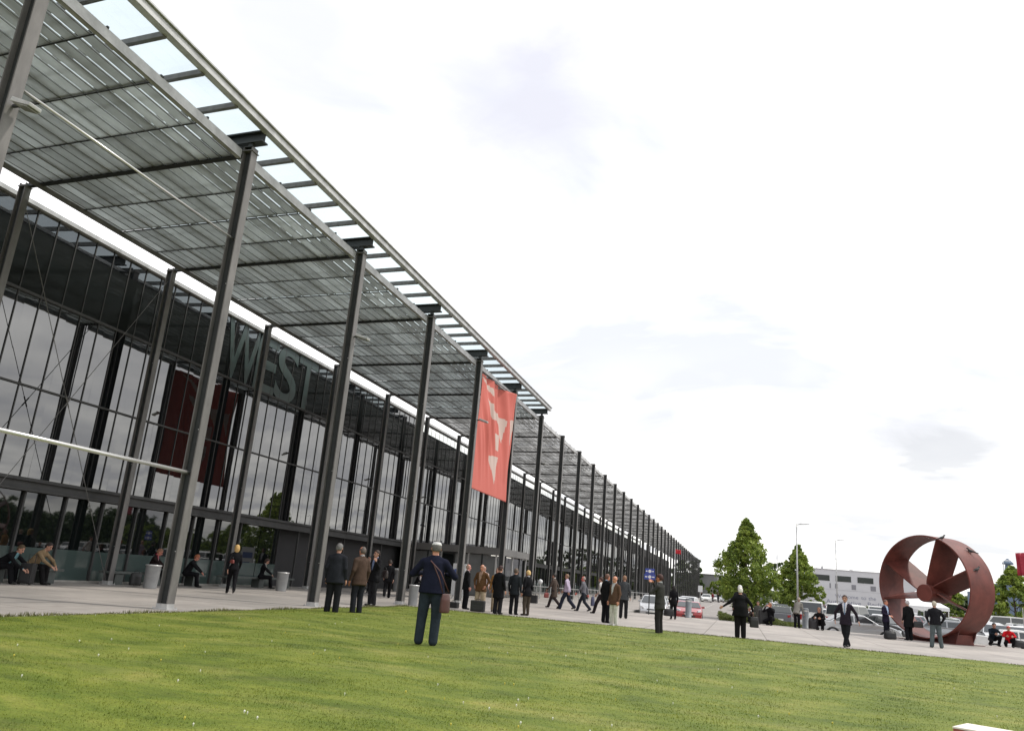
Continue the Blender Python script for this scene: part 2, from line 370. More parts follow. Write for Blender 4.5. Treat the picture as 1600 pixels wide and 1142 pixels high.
# painted road marks
b = MB()
for (x, y) in ((-3.2, 52), (-1.4, 52), (-3.6, 78), (-3.0, 92)): b.box(x, x+.9, y, y+.35, gz(x, y)+.004, gz(x, y)+.008)
for k in range(9): y = 104+k*7; b.box(-4.2, -4.0, y, y+3, gz(-4, y+1.5)+.012, gz(-4, y+1.5)+.016)
tag(b.build('road_markings', mat('road_paint', (.62, .6, .57), .8, 0, 8, .2)), kind='structure')

# ------------------------------------------------------------------ exhibition hall
S, FX, FY0, FH = 6.7392, -12.7665, 9.2605, 11.956
BX, BY0, GX = -21.224, 16.6493, -22.1
NF = 40; YEND = FY0+(NF-1)*S+.3; YG = BY0+25*S
hall = thing('exhibition_hall', 'very long dark glass fronted exhibition hall with the word WEST on its glass', 'hall', (GX, 0, 0))
def P(b, name, mats, **k):      # part of the hall, coordinates given in world space
    o = b.build(name, mats, hall, **k); o.location = (-GX, 0, 0) if not k.get('loc') else o.location; return o
Y0 = 3.0
b = MB(); b.box(GX-26, GX-.5, Y0, YEND, -.3, 10.9); P(b, 'roof_block', mat('hall_block', (.03, .03, .032), .8))
# glass panels per bay
clear_m = bpy.data.materials.new('clear_glass'); clear_m.use_nodes = True; t = clear_m.node_tree; t.nodes.clear()
o_ = t.nodes.new('ShaderNodeOutputMaterial'); tr = t.nodes.new('ShaderNodeBsdfTransparent'); tr.inputs[0].default_value = (.9, .91, .88, 1); gl = t.nodes.new('ShaderNodeBsdfGlossy'); gl.inputs['Roughness'].default_value = .02
mx = t.nodes.new('ShaderNodeMixShader'); mx.inputs[0].default_value = .06; t.links.new(tr.outputs[0], mx.inputs[1]); t.links.new(gl.outputs[0], mx.inputs[2]); t.links.new(mx.outputs[0], o_.inputs[0])
band_m = glass_mat('band_glass', (.014, .016, .016), 1.42, .05, .03)
def bay_y(k): return BY0+k*S
for k in range(-2, 25):
    y0, y1 = bay_y(k), bay_y(k+1)
    b = MB()
    for q in range(8):
        ya, yb = y0+q*S/8, y0+(q+1)*S/8
        for za, zb in ((3.2, 6.06), (6.06, 8.98)):
            t1, t2 = rnd.uniform(-.0014, .0014), rnd.uniform(-.003, .003)
            b.add([(GX-.01-t1-t2, ya, za), (GX-.01+t1-t2, yb, za), (GX-.01+t1+t2, yb, zb), (GX-.01-t1+t2, ya, zb)], [(0, 1, 2, 3)])
    P(b, 'upper_glazing', facade_glass)
    if k < 5: b = MB(); b.add([(GX-.01, y0, 11.08), (GX-.01, y1, 11.08), (GX-.01, y1, 11.72), (GX-.01, y0, 11.72)], [(0, 1, 2, 3)]); P(b, 'strip_glazing', facade_glass)
    b = MB(); b.box(GX-.04, GX-.012, y0, y1, 8.98, 11.08); P(b, 'dark_band', band_m)
    if k >= 5: b = MB(); b.add([(GX-.01, y0, 11.08), (GX-.01, y1, 11.08), (GX-.01, y1, 11.72), (GX-.01, y0, 11.72)], [(0, 1, 2, 3)]); P(b, 'clear_strip', clear_m)
    b = MB(); b.box(GX-.12, GX-.06, y0, y1, 3.2, 11.06 if k >= 5 else 11.72); P(b, 'glazing_backing', black_m)
    b = MB()
    n = 4; s = (y1-y0)/n
    for q in range(n):
        if 2.5 < k+q/4 < 4.9 : continue
        b.box(GX-.05, GX-.02, y0+q*s+.03, y0+(q+1)*s-.03, 1.06, 2.83)
        b.box(GX-.05, GX-.02, y0+q*s+.03, y0+(q+1)*s-.03, .06, 1.06, 1)
    if b.v: P(b, 'lower_glazing', [low_glass, foil_glass])
yd0 = bay_y(2)+.5*S; yd1 = bay_y(4)+.9*S
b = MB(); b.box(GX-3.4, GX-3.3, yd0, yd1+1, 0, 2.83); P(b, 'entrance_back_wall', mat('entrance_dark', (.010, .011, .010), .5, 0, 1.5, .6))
for k in range(5):
    b = MB(); y = yd0+.4+k*2.9; b.box(GX-1.2, GX-1.17, y, y+1.1, .05, 2.5); P(b, 'door_leaf', low_glass)
mu = MB(); ph0 = 18.02; st = S/8
k0 = int((Y0-ph0)/st); 
mull_mesh = None
nm = 0
for k in range(k0, int((95-ph0)/st)):
    y = ph0+k*st; nm += 1
    b = MB(); b.box(0, .016, -.019, .019, 3.2, 11.72)
    if mull_mesh is None: mull_mesh = b.mesh('mullion', mull_m)
    if nm <= 100:
        o = link('mullion', mull_mesh, hall); o.location = (.0, y, 0)
    else: mu.box(GX, GX+.014, y-.018, y+.018, 3.2, 11.72)
for k in range(int((95-ph0)/st), int((YG-ph0)/st)):
    y = ph0+k*st; mu.box(GX, GX+.014, y-.018, y+.018, 3.2, 11.72)
o = P(mu, 'far_mullions', mull_m); o['kind'] = 'stuff'
for z, h in ((6.06, .03), (8.98, .045)):
    b = MB(); b.box(GX, GX+.06, Y0, YG, z-h, z+h); P(b, 'transom', mull_m)
b = MB(); b.box(GX-.3, GX+.16, Y0, YG, 11.72, 11.86); b.box(GX-.3, GX+.02, Y0, YG, 11.1, 11.72) if False else None; P(b, 'roof_rim', galv)
b = MB(); b.box(GX+.004, GX+.26, Y0, YG, 3.10, 3.2); b.box(GX+.004, GX+.26, Y0, YG, 2.79, 2.86); b.box(GX+.004, GX+.14, Y0, YG, 2.86, 3.10); P(b, 'ledge_beam', ledge_m)
b = MB(); b.box(GX-.02, GX+.05, Y0, yd0, 0, .06); b.box(GX-.02, GX+.05, yd1, YG, 0, .06); P(b, 'plinth', concrete)
for k in range(-4, 60):
    y = 16.65+k*S/4
    if y < Y0 or (yd0 < y < yd1 and k % 3): continue
    b = MB(); b.box(GX-.02, GX+.07, y-.035, y+.035, .06, 2.79); P(b, 'lower_post', ledge_m)
# cladding beyond the glass
clad = mat('dark_cladding', (.075, .077, .078), .6, .1, 1, .15, stretch=(1, 1, .1))
b = MB(); b.box(GX-.45, GX, YG, YEND, 0, 8.8)
y = YG
while y < YEND: b.box(GX, GX+.06, y, y+.12, 0, 8.8); y += .84
P(b, 'cladding', clad)
# WEST
def text(name, body, size, loc, rot, m, parent, ext=.004, sx=1, off=.0):
    c = bpy.data.curves.new(name, 'FONT'); c.body = body; c.size = size; c.extrude = ext; c.align_x = 'LEFT'; c.offset = off; c.resolution_u = 6
    t = bpy.data.objects.new(name, c); COL.objects.link(t)
    bpy.context.view_layer.update(); dg = bpy.context.evaluated_depsgraph_get()
    me = bpy.data.meshes.new_from_object(t.evaluated_get(dg)); bpy.data.objects.remove(t); me.materials.append(m)
    for v in me.vertices: v.co.x *= sx
    o = link(name, me, parent); o.location = loc; o.rotation_euler = rot; return o
xs_ = 28.5
for ch, y0, wd in (('W', 28.45, 2.55), ('E', 30.85, 1.75), ('S', 32.6, 1.95), ('T', 34.5, 1.95)):
    o = text('letter', ch, 3.9, (.012, y0, 9.02), (R(90), 0, R(90)), letter_m, hall, .003, 1, .05)
    xsv = [v.co.x for v in o.data.vertices]; mn, mxx = min(xsv), max(xsv)
    for v in o.data.vertices: v.co.x = (v.co.x-mn)*wd/(mxx-mn)
# entrance lobby standing out under the canopy
vx0, vx1, vy0, vy1 = GX+.26, -15.4, 51.6, 59.3
b = MB(); b.box(vx0, vx1, vy0, vy1, 2.78, 3.24); P(b, 'lobby_roof', mat('lobby_fascia', (.16, .155, .15), .5, .2, 2, .1))
panel = mat('lobby_panel', (.16, .165, .165), .35, .1, 1.5, .15)
n = 6; s = (vx1-vx0-.5)/n
for q in range(n):
    x0 = vx0+.1+q*s
    b = MB(); b.box(x0+.05, x0+s-.05, vy0+.28, vy0+.33, .05, 2.7); P(b, 'lobby_door' if q % 3 == 1 else 'lobby_glazing', low_glass if q in (2,) else panel)
    b = MB(); b.box(x0+s-.05, x0+s+.05, vy0+.24, vy0+.36, 0, 2.78); P(b, 'lobby_post', alu if q % 2 else steel_dark)
for q in range(4):
    y0 = vy0+.4+q*1.85
    b = MB(); b.box(vx1-.35, vx1-.3, y0, y0+1.7, .05, 2.7); P(b, 'lobby_glazing', low_glass)
    b = MB(); b.box(vx1-.4, vx1-.26, y0+1.72, y0+1.84, 0, 2.78); P(b, 'lobby_post', alu if q % 2 else steel_dark)
b = MB(); b.box(vx1-1.2, vx1-.7, vy0+1.6, vy0+2.6, 2.72, 2.776); b.box(vx1-1.2, vx1-.7, vy0+4, vy0+5, 2.72, 2.776); P(b, 'ceiling_lamp', mat('lobby_lamp', (.9, .9, .85), .5, emis=((1, .95, .85), 1.2)))

# ------------------------------------------------------------------ canopy
can = thing('canopy', 'long steel canopy with glass louvres on two rows of square columns before the hall', 'canopy', (FX, 0, 0))
def Q(b, name, mats, **k):
    o = b.build(name, mats, can, **k); o.location = (-FX, 0, 0); return o
def col_mesh(w, d, h):
    b = MB(); b.box(-w/2, -w/2+.03, -d/2, d/2, 0, h); b.box(w/2-.03, w/2, -d/2, d/2, 0, h)   # flanges
    b.box(-w/2+.03, w/2-.03, -.02, .02, 0, h, 2)                                            # web, darker steel colour stands in for the shade between the flanges
    b.box(-w/2-.03, w/2+.03, -d/2-.03, d/2+.03, h-.12, h-.1); b.box(-w/2-.06, w/2+.06, -d/2-.06, d/2+.06, 0, .03, 1); b.box(-w/2-.004, w/2+.004, -d/2-.004, d/2+.004, .03, .13, 1)
    for sx in (-1, 1):
        for sy in (-1, 1): b.tube([(sx*(w/2+.04), sy*(d/2+.04), .03), (sx*(w/2+.04), sy*(d/2+.04), .06)], .014, 6, 1)
    for z in (1.3, 4.2, 8.0): b.box(w/2-.05, w/2-.03, -d/2-.012, -d/2, z, z+.02, 1)
    return b.mesh('column', [steel, galv, steel_dark])
fm = col_mesh(.29, .25, FH); bm_ = col_mesh(.26, .22, FH-.1)
for k in range(NF):
    o = link('column', fm, can); o.location = (0, FY0+k*S, 0)
    if FY0+k*S < 240: o = link('column', bm_, can); o.location = (BX-FX, BY0+(k-1)*S, 0)
XR = -20.55                                     # rear edge of the louvres
YGL = FY0+6*S+.35                               # the glass roof ends here
skew = (BY0-S-FY0)                              # the rear columns stand slightly further on
def sk(x): return skew*(x-FX)/(BX-FX)
# girders between the columns
b = MB(); b.bar((-.12, 0, 11.765), (BX-FX+.12, skew, 11.765), .15, .03); b.bar((-.12, 0, 11.98), (BX-FX+.12, skew, 11.98), .26, .05) if False else None
b.bar((-.12, 0, 11.87), (BX-FX+.12, skew, 11.87), .05, .18); b.bar((-.2, 0, 11.96), (XR-FX, skew, 11.96), .30, .03)
gm = b.mesh('girder', steel_dark)
b = MB()
for z, h in ((12.14, .04), (12.44, .04)): b.bar((.40, 0, z), (XR-FX-.1, skew, z), .26, h)
b.bar((.38, 0, 12.29), (XR-FX-.1, skew, 12.29), .04, .27)
b.box(-.06, .06, -.06, .06, 11.95, 12.13); b.box(-.14, .14, -.14, .14, 11.957, 11.98)
rgm = b.mesh('roof_girder', steel_dark)
b = MB(); b.bar((.40, 0, 12.40), (XR-.2-FX, skew, 12.40), .11, .14); rfm = b.mesh('rafter', steel)
for k in range(NF):
    o = link('girder', gm, can); o.location = (0, FY0+k*S, 0)
    if k <= 6:
        o = link('roof_girder', rgm, can); o.location = (0, FY0+k*S, 0)
    if k < 6:
        for q in range(1, 5):
            o = link('rafter', rfm, can); o.location = (0, FY0+(k+q/5)*S, 0)
# slats
lip_m = mat('louvre_lip', (.20, .20, .20), .5, .2)
slat_sets = []
for var in range(4):
    b = MB(); r_ = random.Random(var); sp = .395; n = 20; th = R(30); w_ = .238
    for i in range(n):
        cx = -.34-i*sp
        for q in range(4):
            a0 = q*S/4+.01; a1 = (q+1)*S/4+.02; outer = max(0, 1-i/11); wd = sp*(.992-.15*outer-.03*r_.random()); tt = R(2.0+r_.uniform(-1.2, 1.2)); dz = .03 if q % 2 else 0
            sh = sk(FX+cx)
            b.bar((cx, a0+sh, 11.80+dz), (cx, a1+sh, 11.80+dz), wd, .014, up=(-math.sin(tt), 0, math.cos(tt)))
            b.bar((cx+wd/2-.012, a0+sh, 11.79+dz), (cx+wd/2-.012, a1+sh, 11.782+dz), .022, .024, mi=1)
    slat_sets.append(b.mesh('louvre_panel', [slat_m, lip_m]))
rail_m = mat('rail_grey', (.16, .165, .16), .5, .2)
# cross rails under the slats
b = MB()
for q in (1, 2, 3): b.bar((-.1, q*S/4+.01, 11.87), (XR-FX, q*S/4+.01+sk(XR), 11.87), .05 if q != 2 else .09, .05)
for q in (1, 2, 3): b.bar((-.2, q*S/4+.02, 11.772), (XR-FX, q*S/4+.02+sk(XR), 11.772), .035, .012)
xrm = b.mesh('cross_rail', steel_dark)
b = MB()
for x in (-1.75, -3.3, -4.9, -6.4): b.bar((x, .03+sk(FX+x), 11.93), (x, S-.03+sk(FX+x), 11.93), .12, .05)
prm = b.mesh('purlin', rail_m)
b = MB(); b.bar((-.13, .2, 11.72), (-.13, S-.2, 11.72), .03, .26); b.bar((-.17, .2, 11.60), (-.17, S-.2, 11.60), .13, .02); ebm = b.mesh('edge_beam', galv)
b = MB(); b.bar((XR-FX-.02, sk(XR), 11.72), (XR-FX-.02, S+sk(XR), 11.72), .05, .16); rbm = b.mesh('rear_beam', steel)
for k in range(NF-1):
    for nm_, me in (('louvre_panel', slat_sets[k % 4]), ('cross_rail', xrm), ('purlin', prm), ('edge_beam', ebm), ('rear_beam', rbm)):
        o = link(nm_, me, can); o.location = (0, FY0+k*S, 0)
b = MB(); b.box(0, S, 0, 0, 0, 0) if False else None
for k in range(-1, NF-1):
    pass
# bay before the first column (overhead, left of the picture)
for k in (-1,):
    for nm_, me in (('louvre_panel', slat_sets[1]), ('cross_rail', xrm), ('purlin', prm), ('edge_beam', ebm), ('rear_beam', rbm)):
        o = link(nm_, me, can); o.location = (0, FY0+k*S, 0)
    for q in range(0, 5): o = link('rafter', rfm, can); o.location = (0, FY0+(k+q/5)*S, 0)
    o = link('column', fm, can); o.location = (0, FY0-S, 0); o = link('girder', gm, can); o.location = (0, FY0-S, 0)
# glass roof
for k in range(-1, 6):
    b = MB(); y0 = FY0+k*S; b.add([(FX+.42, y0, 12.50), (XR-.2, y0+skew, 12.50), (XR-.2, y0+S+skew, 12.50), (FX+.42, y0+S, 12.50)], [(0, 1, 2, 3)]); Q(b, 'roof_glass', rg)
b = MB(); ya = FY0-S; b.box(FX+.36, FX+.56, ya, YGL, 12.38, 12.56); b.box(FX+.36, FX+.62, ya, YGL, 12.575, 12.62); Q(b, 'gutter', galv)
# struts and cross ties of the first bay
b = MB(); b.tube([(FX, FY0, 9.3), (FX, FY0+S, 9.3)], .026, 10); Q(b, 'strut', alu, smooth=True)
b = MB(); b.tube([(FX, FY0, 3.16), (FX, FY0+S, 3.16)], .045, 10); Q(b, 'strut', alu, smooth=True)
def tie(a, c, r=.011): 
    b = MB(); b.tube([a, c], r, 6); 
    m_ = (Vector(a)+Vector(c))/2; d = (Vector(c)-Vector(a)).normalized(); b.tube([m_-d*.18, m_+d*.18], r*2, 6); Q(b, 'tie_rod', steel)
tie((BX, BY0+.1, .15), (BX, BY0+S-.1, 11.3)); tie((BX, BY0+.1, 11.3), (BX, BY0+S-.1, .15))
# floodlights on every second front column
fl = thing('floodlight', 'square floodlight on the nearest front column, at the left edge', 'floodlight', (FX, FY0, 8.78), 0, 'floodlights on the front columns')
b = MB(); b.bar((.16, 0, .02), (.34, 0, .02), .05); b.build('bracket', steel_dark, fl)
b = MB(); b.bar((.30, -.02, .05), (.72, -.02, -.08), .34, .09, w2=.26); b.build('housing', galv, fl, bevel=.012)
b = MB(); b.bar((.33, -.02, -.012), (.67, -.02, -.125), .26, .02); b.build('lens', mat('lamp_lens', (.25, .25, .22), .2), fl)
ords = ['second', 'third', 'fourth', 'fifth', 'sixth', 'seventh', 'eighth', 'ninth']
for k in range(1, 9): dup(fl, (FX, FY0+2*k*S, 8.78), label=('square floodlight on a front column, %s lamp along the canopy from the lawn' % ords[k-1]) if k != 2 else 'square floodlight on the column beside the red banner')

# ------------------------------------------------------------------ banner
def cloth_mat(name, c):
    m = mat(name, c, .7); t = m.node_tree; b = t.nodes['Principled BSDF']; tl = t.nodes.new('ShaderNodeBsdfTranslucent'); tl.inputs[0].default_value = (*c, 1)
    mx = t.nodes.new('ShaderNodeMixShader'); mx.inputs[0].default_value = .08; t.links.new(b.outputs[0], mx.inputs[1]); t.links.new(tl.outputs[0], mx.inputs[2]); t.links.new(mx.outputs[0], t.nodes['Material Output'].inputs[0]); return m
def banner():
    bx = FX+.05; y0, y1 = 36.55, 42.75; z1, z0 = 11.42, 5.45
    root = thing('banner', 'large red banner with white shapes hung between two front columns', 'banner', (bx, y0, 0))
    n, m = 90, 90; u = np.linspace(0, 1, n); v = np.linspace(0, 1, m); U, Vv = np.meshgrid(u, v, indexing='ij')
    yy = U*(y1-y0) - .25*np.sin(Vv*3.14)*(U > .5)*(U-.5)*2*.8 ; zz = z0+(z1+.15*U-z0)*Vv + .16*U*(1-Vv)*0
    foldy = np.sin(U*34+Vv*9)*.07*(Vv) + np.sin(U*17-Vv*5)*.06*Vv + np.sin(U*70+Vv*14)*.018*Vv
    swirl = .38*np.exp(-((U-.86)/.13)**2)*np.clip(Vv*1.6-.25, 0, 1) - .22*np.exp(-((U-.66)/.1)**2)*np.clip(Vv*1.4-.2, 0, 1)
    diag = .07*np.sin((U*1.0+Vv*.35)*60)*np.exp(-((U-.35)/.28)**2)*np.exp(-((Vv-.55)/.28)**2)
    xx = foldy+swirl+diag+.12*np.sin(Vv*4+U*2)*Vv
    Vt = np.stack([xx, yy, zz], -1).reshape(-1, 3); I = np.arange(n*m).reshape(n, m)
    F = np.stack([I[:-1, :-1], I[1:, :-1], I[1:, 1:], I[:-1, 1:]], -1).reshape(-1, 4)
    uc = (U[:-1, :-1]+U[1:, 1:]).ravel()/2; vc = (Vv[:-1, :-1]+Vv[1:, 1:]).ravel()/2
    def tri(a, b_, c):
        def s(p, q): return (uc-q[0])*(p[1]-q[1])-(p[0]-q[0])*(vc-q[1])
        d1, d2, d3 = s(a, b_), s(b_, c), s(c, a)
        return ~(((d1 < 0) | (d2 < 0) | (d3 < 0)) & ((d1 > 0) | (d2 > 0) | (d3 > 0)))
    wm = tri((.34, .335), (.66, .36), (.58, .115)) | tri((.05, .985), (.34, .93), (.52, .80))
    wm |= tri((.24, .82), (.74, .72), (.40, .66)) | tri((.52, .76), (.78, .72), (.74, .50)) | ((uc > .50) & (uc < .66) & (vc > .42) & (vc < .56)) | tri((.84, .74), (.97, .76), (.95, .52))
    o = npmesh('cloth', Vt, F, [cloth_mat('banner_red', (.56, .135, .105)), cloth_mat('banner_white', (.56, .43, .38))], root, True, mi=wm.astype(int))
    so = o.modifiers.new('thick', 'SOLIDIFY'); so.thickness = .006
    b = MB(); b.tube([(0, -.05, z1+.03), (0, y1-y0+.05, z1+.2)], .025, 8); b.build('top_rod', steel_dark, root)
    b = MB(); 
    for z in (z0, 7.4, 9.4, z1): b.bar((0, 0, z), (-.1, -.25, z), .02); b.bar((0, y1-y0-.02, z+.05), (-.1, y1-y0+.3, z+.05), .02)
    b.build('fixing', steel_dark, root)
banner()

# ------------------------------------------------------------------ trees
leaf_mats = {}
def leaf_mat(name, c0, c1, c2):
    if name in leaf_mats: return leaf_mats[name]
    m = bpy.data.materials.new(name); m.use_nodes = True; t = m.node_tree; b = t.nodes['Principled BSDF']; b.inputs['Roughness'].default_value = .6
    g = t.nodes.new('ShaderNodeNewGeometry'); c = t.nodes.new('ShaderNodeTexCoord'); n = t.nodes.new('ShaderNodeTexNoise'); n.inputs['Scale'].default_value = .9; n.inputs['Detail'].default_value = 3
    t.links.new(c.outputs['Object'], n.inputs[0]); ad = t.nodes.new('ShaderNodeMath'); ad.operation = 'MULTIPLY_ADD'; ad.inputs[1].default_value = .4
    t.links.new(g.outputs['Random Per Island'], ad.inputs[0]); t.links.new(n.outputs[0], ad.inputs[2])
    rp = t.nodes.new('ShaderNodeValToRGB'); e = rp.color_ramp.elements; e[0].position = .42; e[0].color = (*c0, 1); e[1].position = .9; e[1].color = (*c2, 1); x = e.new(.65); x.color = (*c1, 1)
    t.links.new(ad.outputs[0], rp.inputs[0]); t.links.new(rp.outputs[0], b.inputs['Base Color'])
    tl = t.nodes.new('ShaderNodeBsdfTranslucent'); mx = t.nodes.new('ShaderNodeMixShader'); mx.inputs[0].default_value = .35
    t.links.new(rp.outputs[0], tl.inputs[0]); o = t.nodes['Material Output']; t.links.new(b.outputs[0], mx.inputs[1]); t.links.new(tl.outputs[0], mx.inputs[2]); t.links.new(mx.outputs[0], o.inputs[0])
    leaf_mats[name] = m; return m
lm_lime = leaf_mat('lime_leaves', (.085, .14, .024), (.175, .25, .038), (.31, .38, .065))
lm_dark = leaf_mat('dark_leaves', (.030, .055, .018), (.05, .085, .024), (.09, .13, .035))
def leaves(cents, rads, per, size, seed):
    g = np.random.default_rng(seed); C0 = np.repeat(cents, per, 0); Rr = np.repeat(rads, per)
    d = g.normal(size=(len(C0), 3)); d /= np.linalg.norm(d, axis=1)[:, None]
    p = C0 + d*(Rr*(.35+.65*g.random(len(C0))))[:, None]*np.array([1, 1, .8])
    a = g.normal(size=p.shape); a /= np.linalg.norm(a, axis=1)[:, None]; bb = np.cross(a, g.normal(size=p.shape)); bb /= np.linalg.norm(bb, axis=1)[:, None]
    s = (size*(.6+.8*g.random(len(p))))[:, None]
    V = np.stack([p-a*s, p+bb*s*.6, p+a*s, p-bb*s*.6], 1).reshape(-1, 3)
    return V, np.arange(len(V)).reshape(-1, 4)
def tree(name, label, x, y, h, w_, kind='lime', seed=1, nclump=420, per=60, size=.11, group=None, z=None, clear=.16):
    z = gz(x, y) if z is None else z
    root = thing(name, label, 'tree', (x, y, z), 0, group)
    r = random.Random(seed); g = np.random.default_rng(seed)
    b = MB(); b.tube([(0, 0, 0), (.03, 0, h*.3), (-.03, .02, h*.6), (0, 0, h*.93)], [.02*h, .015*h, .009*h, .003*h], 8)
    for k in range(14):
        zz_ = h*(clear+.02+.7*k/14); a = k*2.4+r.random(); ll = w_*.42*(1-(k/14)**1.5*.8)
        b.tube([(0, 0, zz_), (math.cos(a)*ll*.5, math.sin(a)*ll*.5, zz_+ll*.35), (math.cos(a)*ll, math.sin(a)*ll, zz_+ll*.6)], [.006*h, .004*h, .0015*h], 5)
    b.build('trunk', bark, root, True)
    t_ = g.random(nclump)**.85; 
    if kind == 'lime': prof = np.interp(t_, [0, .12, .3, .55, .8, 1], [.55, .92, 1, .72, .34, .05])
    elif kind == 'round': prof = np.sqrt(np.clip(1-(t_*2-1)**2, .02, 1))
    else: prof = np.interp(t_, [0, .1, 1], [.9, 1, .04])
    an = g.random(nclump)*6.283; rr = w_/2*prof*np.sqrt(.12+.88*g.random(nclump))*(1+.16*np.sin(an*3+t_*9)+.10*np.sin(an*7-t_*17))
    zz_ = h*clear+(h*(1-clear))*t_
    cents = np.stack([np.cos(an)*rr, np.sin(an)*rr, zz_], -1); rads = (.050*h*(.6+.7*g.random(nclump)))*np.clip(prof+.35, .3, 1)
    V, F = leaves(cents, rads, per, size, seed)
    npmesh('crown', V, F, lm_dark if kind == 'dark' or 'dark' in label else lm_lime, root)
    return root
tree('lime_tree', 'tallest bright green tree, pointed crown, behind the clipped hedge', .54, 70, 8.2, 4.8, seed=3, nclump=430, per=62, size=.10, clear=.13)
tree('lime_tree', 'smaller green tree rising behind the tall lamp post', 5.9, 89, 7.4, 4.8, seed=8, nclump=340, per=56, size=.12, clear=.13)
tree('lime_tree', 'green tree seen behind the right blade of the red propeller', 31, 108, 7.6, 7, seed=12, nclump=300, per=45, size=.2, clear=.1)
tree('lime_tree', 'green tree just right of the red ring', 35.6, 112, 6.3, 3.8, seed=15, nclump=220, per=45, size=.2, clear=.1)
tree('lime_tree', 'small green tree beyond the car park seen left of the propeller hub', 25.3, 115, 7, 5, seed=16, nclump=160, per=40, size=.2, clear=.1)
for i, (x, y, h, w_) in enumerate(((41.5, 122, 4.4, 6), (45.5, 124, 5.6, 6.5), (49, 121, 4.6, 5.5), (54, 123, 6, 7), (60, 120, 6, 7))):
    tree('shrub_tree', 'light green rounded tree beyond the parked cars, %s from the left at the right edge' % ['first', 'second', 'third', 'fourth', 'fifth'][i], x, y, h, w_, kind='round', seed=20+i, nclump=110, per=36, size=.2, group='rounded trees at the far edge of the car park', clear=.08)
for i, (x, y, h, w_) in enumerate(((-17.5, 290, 14, 11), (-5, 330, 9, 22), (6, 330, 13, 20), (-12, 250, 4.6, 9) if False else (16, 320, 15, 22), (28, 325, 14, 20), (44, 330, 12, 22))):
    tree('broad_tree', 'dark broad tree far down the road, %s from the end of the hall' % ['first', 'second', 'third', 'fourth', 'fifth', 'sixth'][i], x, y, h, w_, kind='round', seed=40+i, nclump=170, per=40, size=.4, group='dark trees at the far end of the road', clear=.02)
for i, (x, y, h, w_) in enumerate(((-6, 235, 5.2, 7), (-1, 232, 6, 8), (4.5, 228, 5.5, 8))):
    tree('bright_bush', 'pale green bush at the end of the road, %s from the left' % ['first', 'second', 'third'][i], x, y, h, w_, kind='round', seed=50+i, nclump=110, per=36, size=.28, group='pale bushes behind the far parked cars', clear=.01)
# trees across the forecourt, outside the frame to the right: the glass mirrors them
refl = [(24, 12, 8, 6), (36, 25, 8.5, 7), (47, 20, 10, 8), (62, 33, 11, 9), (58, 44, 9, 8), (70, 52, 10, 9), (44, 60, 8, 6), (66, 8, 10, 9), (80, 30, 12, 10), (84, 60, 12, 11)]
tn = ['nearest', 'second nearest', 'third nearest', 'fourth nearest', 'fifth nearest', 'sixth nearest', 'seventh nearest', 'eighth nearest', 'ninth nearest', 'tenth nearest']
for i, (x, y, h, w_) in enumerate(sorted(refl, key=lambda q: q[0]**2+q[1]**2)):
    tree('dark_tree', 'dark pointed tree across the forecourt mirrored in the glass, %s one' % tn[i], x, y, h, w_, kind='lime', seed=60+i, nclump=150, per=30, size=.3, group='trees mirrored in the hall glass', clear=.08, z=gz(x, y))
# distant wood behind everything
def wood(name, label, x0, x1, y0, y1, h, n, seed, size=.9, z0=0):
    g = np.random.default_rng(seed); k = n
    t_ = g.random(k); x = x0+(x1-x0)*t_; y = y0+(y1-y0)*t_+g.normal(size=k)*6
    top = h*(.75+.25*np.sin(t_*31)+.12*np.sin(t_*87+1)); z = top*np.sqrt(g.random(k))
    V, F = leaves(np.stack([x, y, z+z0], -1), np.full(k, h*.13), 10, size, seed)
    return tag(npmesh(name, V, F, lm_dark), label, 'wood', kind='stuff')
wood('distant_wood', 'distant dark wood along the horizon', -40, 420, 420, 330, 9, 5000, 5, 1.1)
wood('roadside_wood', 'dark wood on the far side of the car park', 120, 150, -40, 250, 11, 4200, 6, .8)
# clipped hedge
hd = thing('clipped_hedge', 'low clipped green hedge in a kerbed bed beside the road', 'hedge', (.6, 56.5, -.5))
g = np.random.default_rng(3); k = 900; px = g.uniform(-1.9, 3.2, k); py = g.uniform(-2.6, 2.6, k); pz = np.sqrt(np.clip(1-(px/3.4)**4, 0, 1))*(.55+.2*np.sin(px*2))*g.random(k)**.3+.12
V, F = leaves(np.stack([px, py, pz], -1), np.full(k, .16), 40, .035, 9); npmesh('foliage', V, F, leaf_mat('hedge_leaves', (.045, .06, .012), (.09, .115, .02), (.14, .17, .035)), hd)
b = MB(); b.box(-2.3, 3.5, -3.0, -2.85, 0, .16); b.box(-2.3, 3.5, 2.85, 3, 0, .16); b.box(-2.3, -2.15, -2.85, 2.85, 0, .16); b.box(3.35, 3.5, -2.85, 2.85, 0, .16); b.box(-2.15, 3.35, -2.85, 2.85, 0, .08, 1)
b.build('bed', [concrete, mat('soil', (.05, .035, .025), .95, 0, 10, .3)], hd)

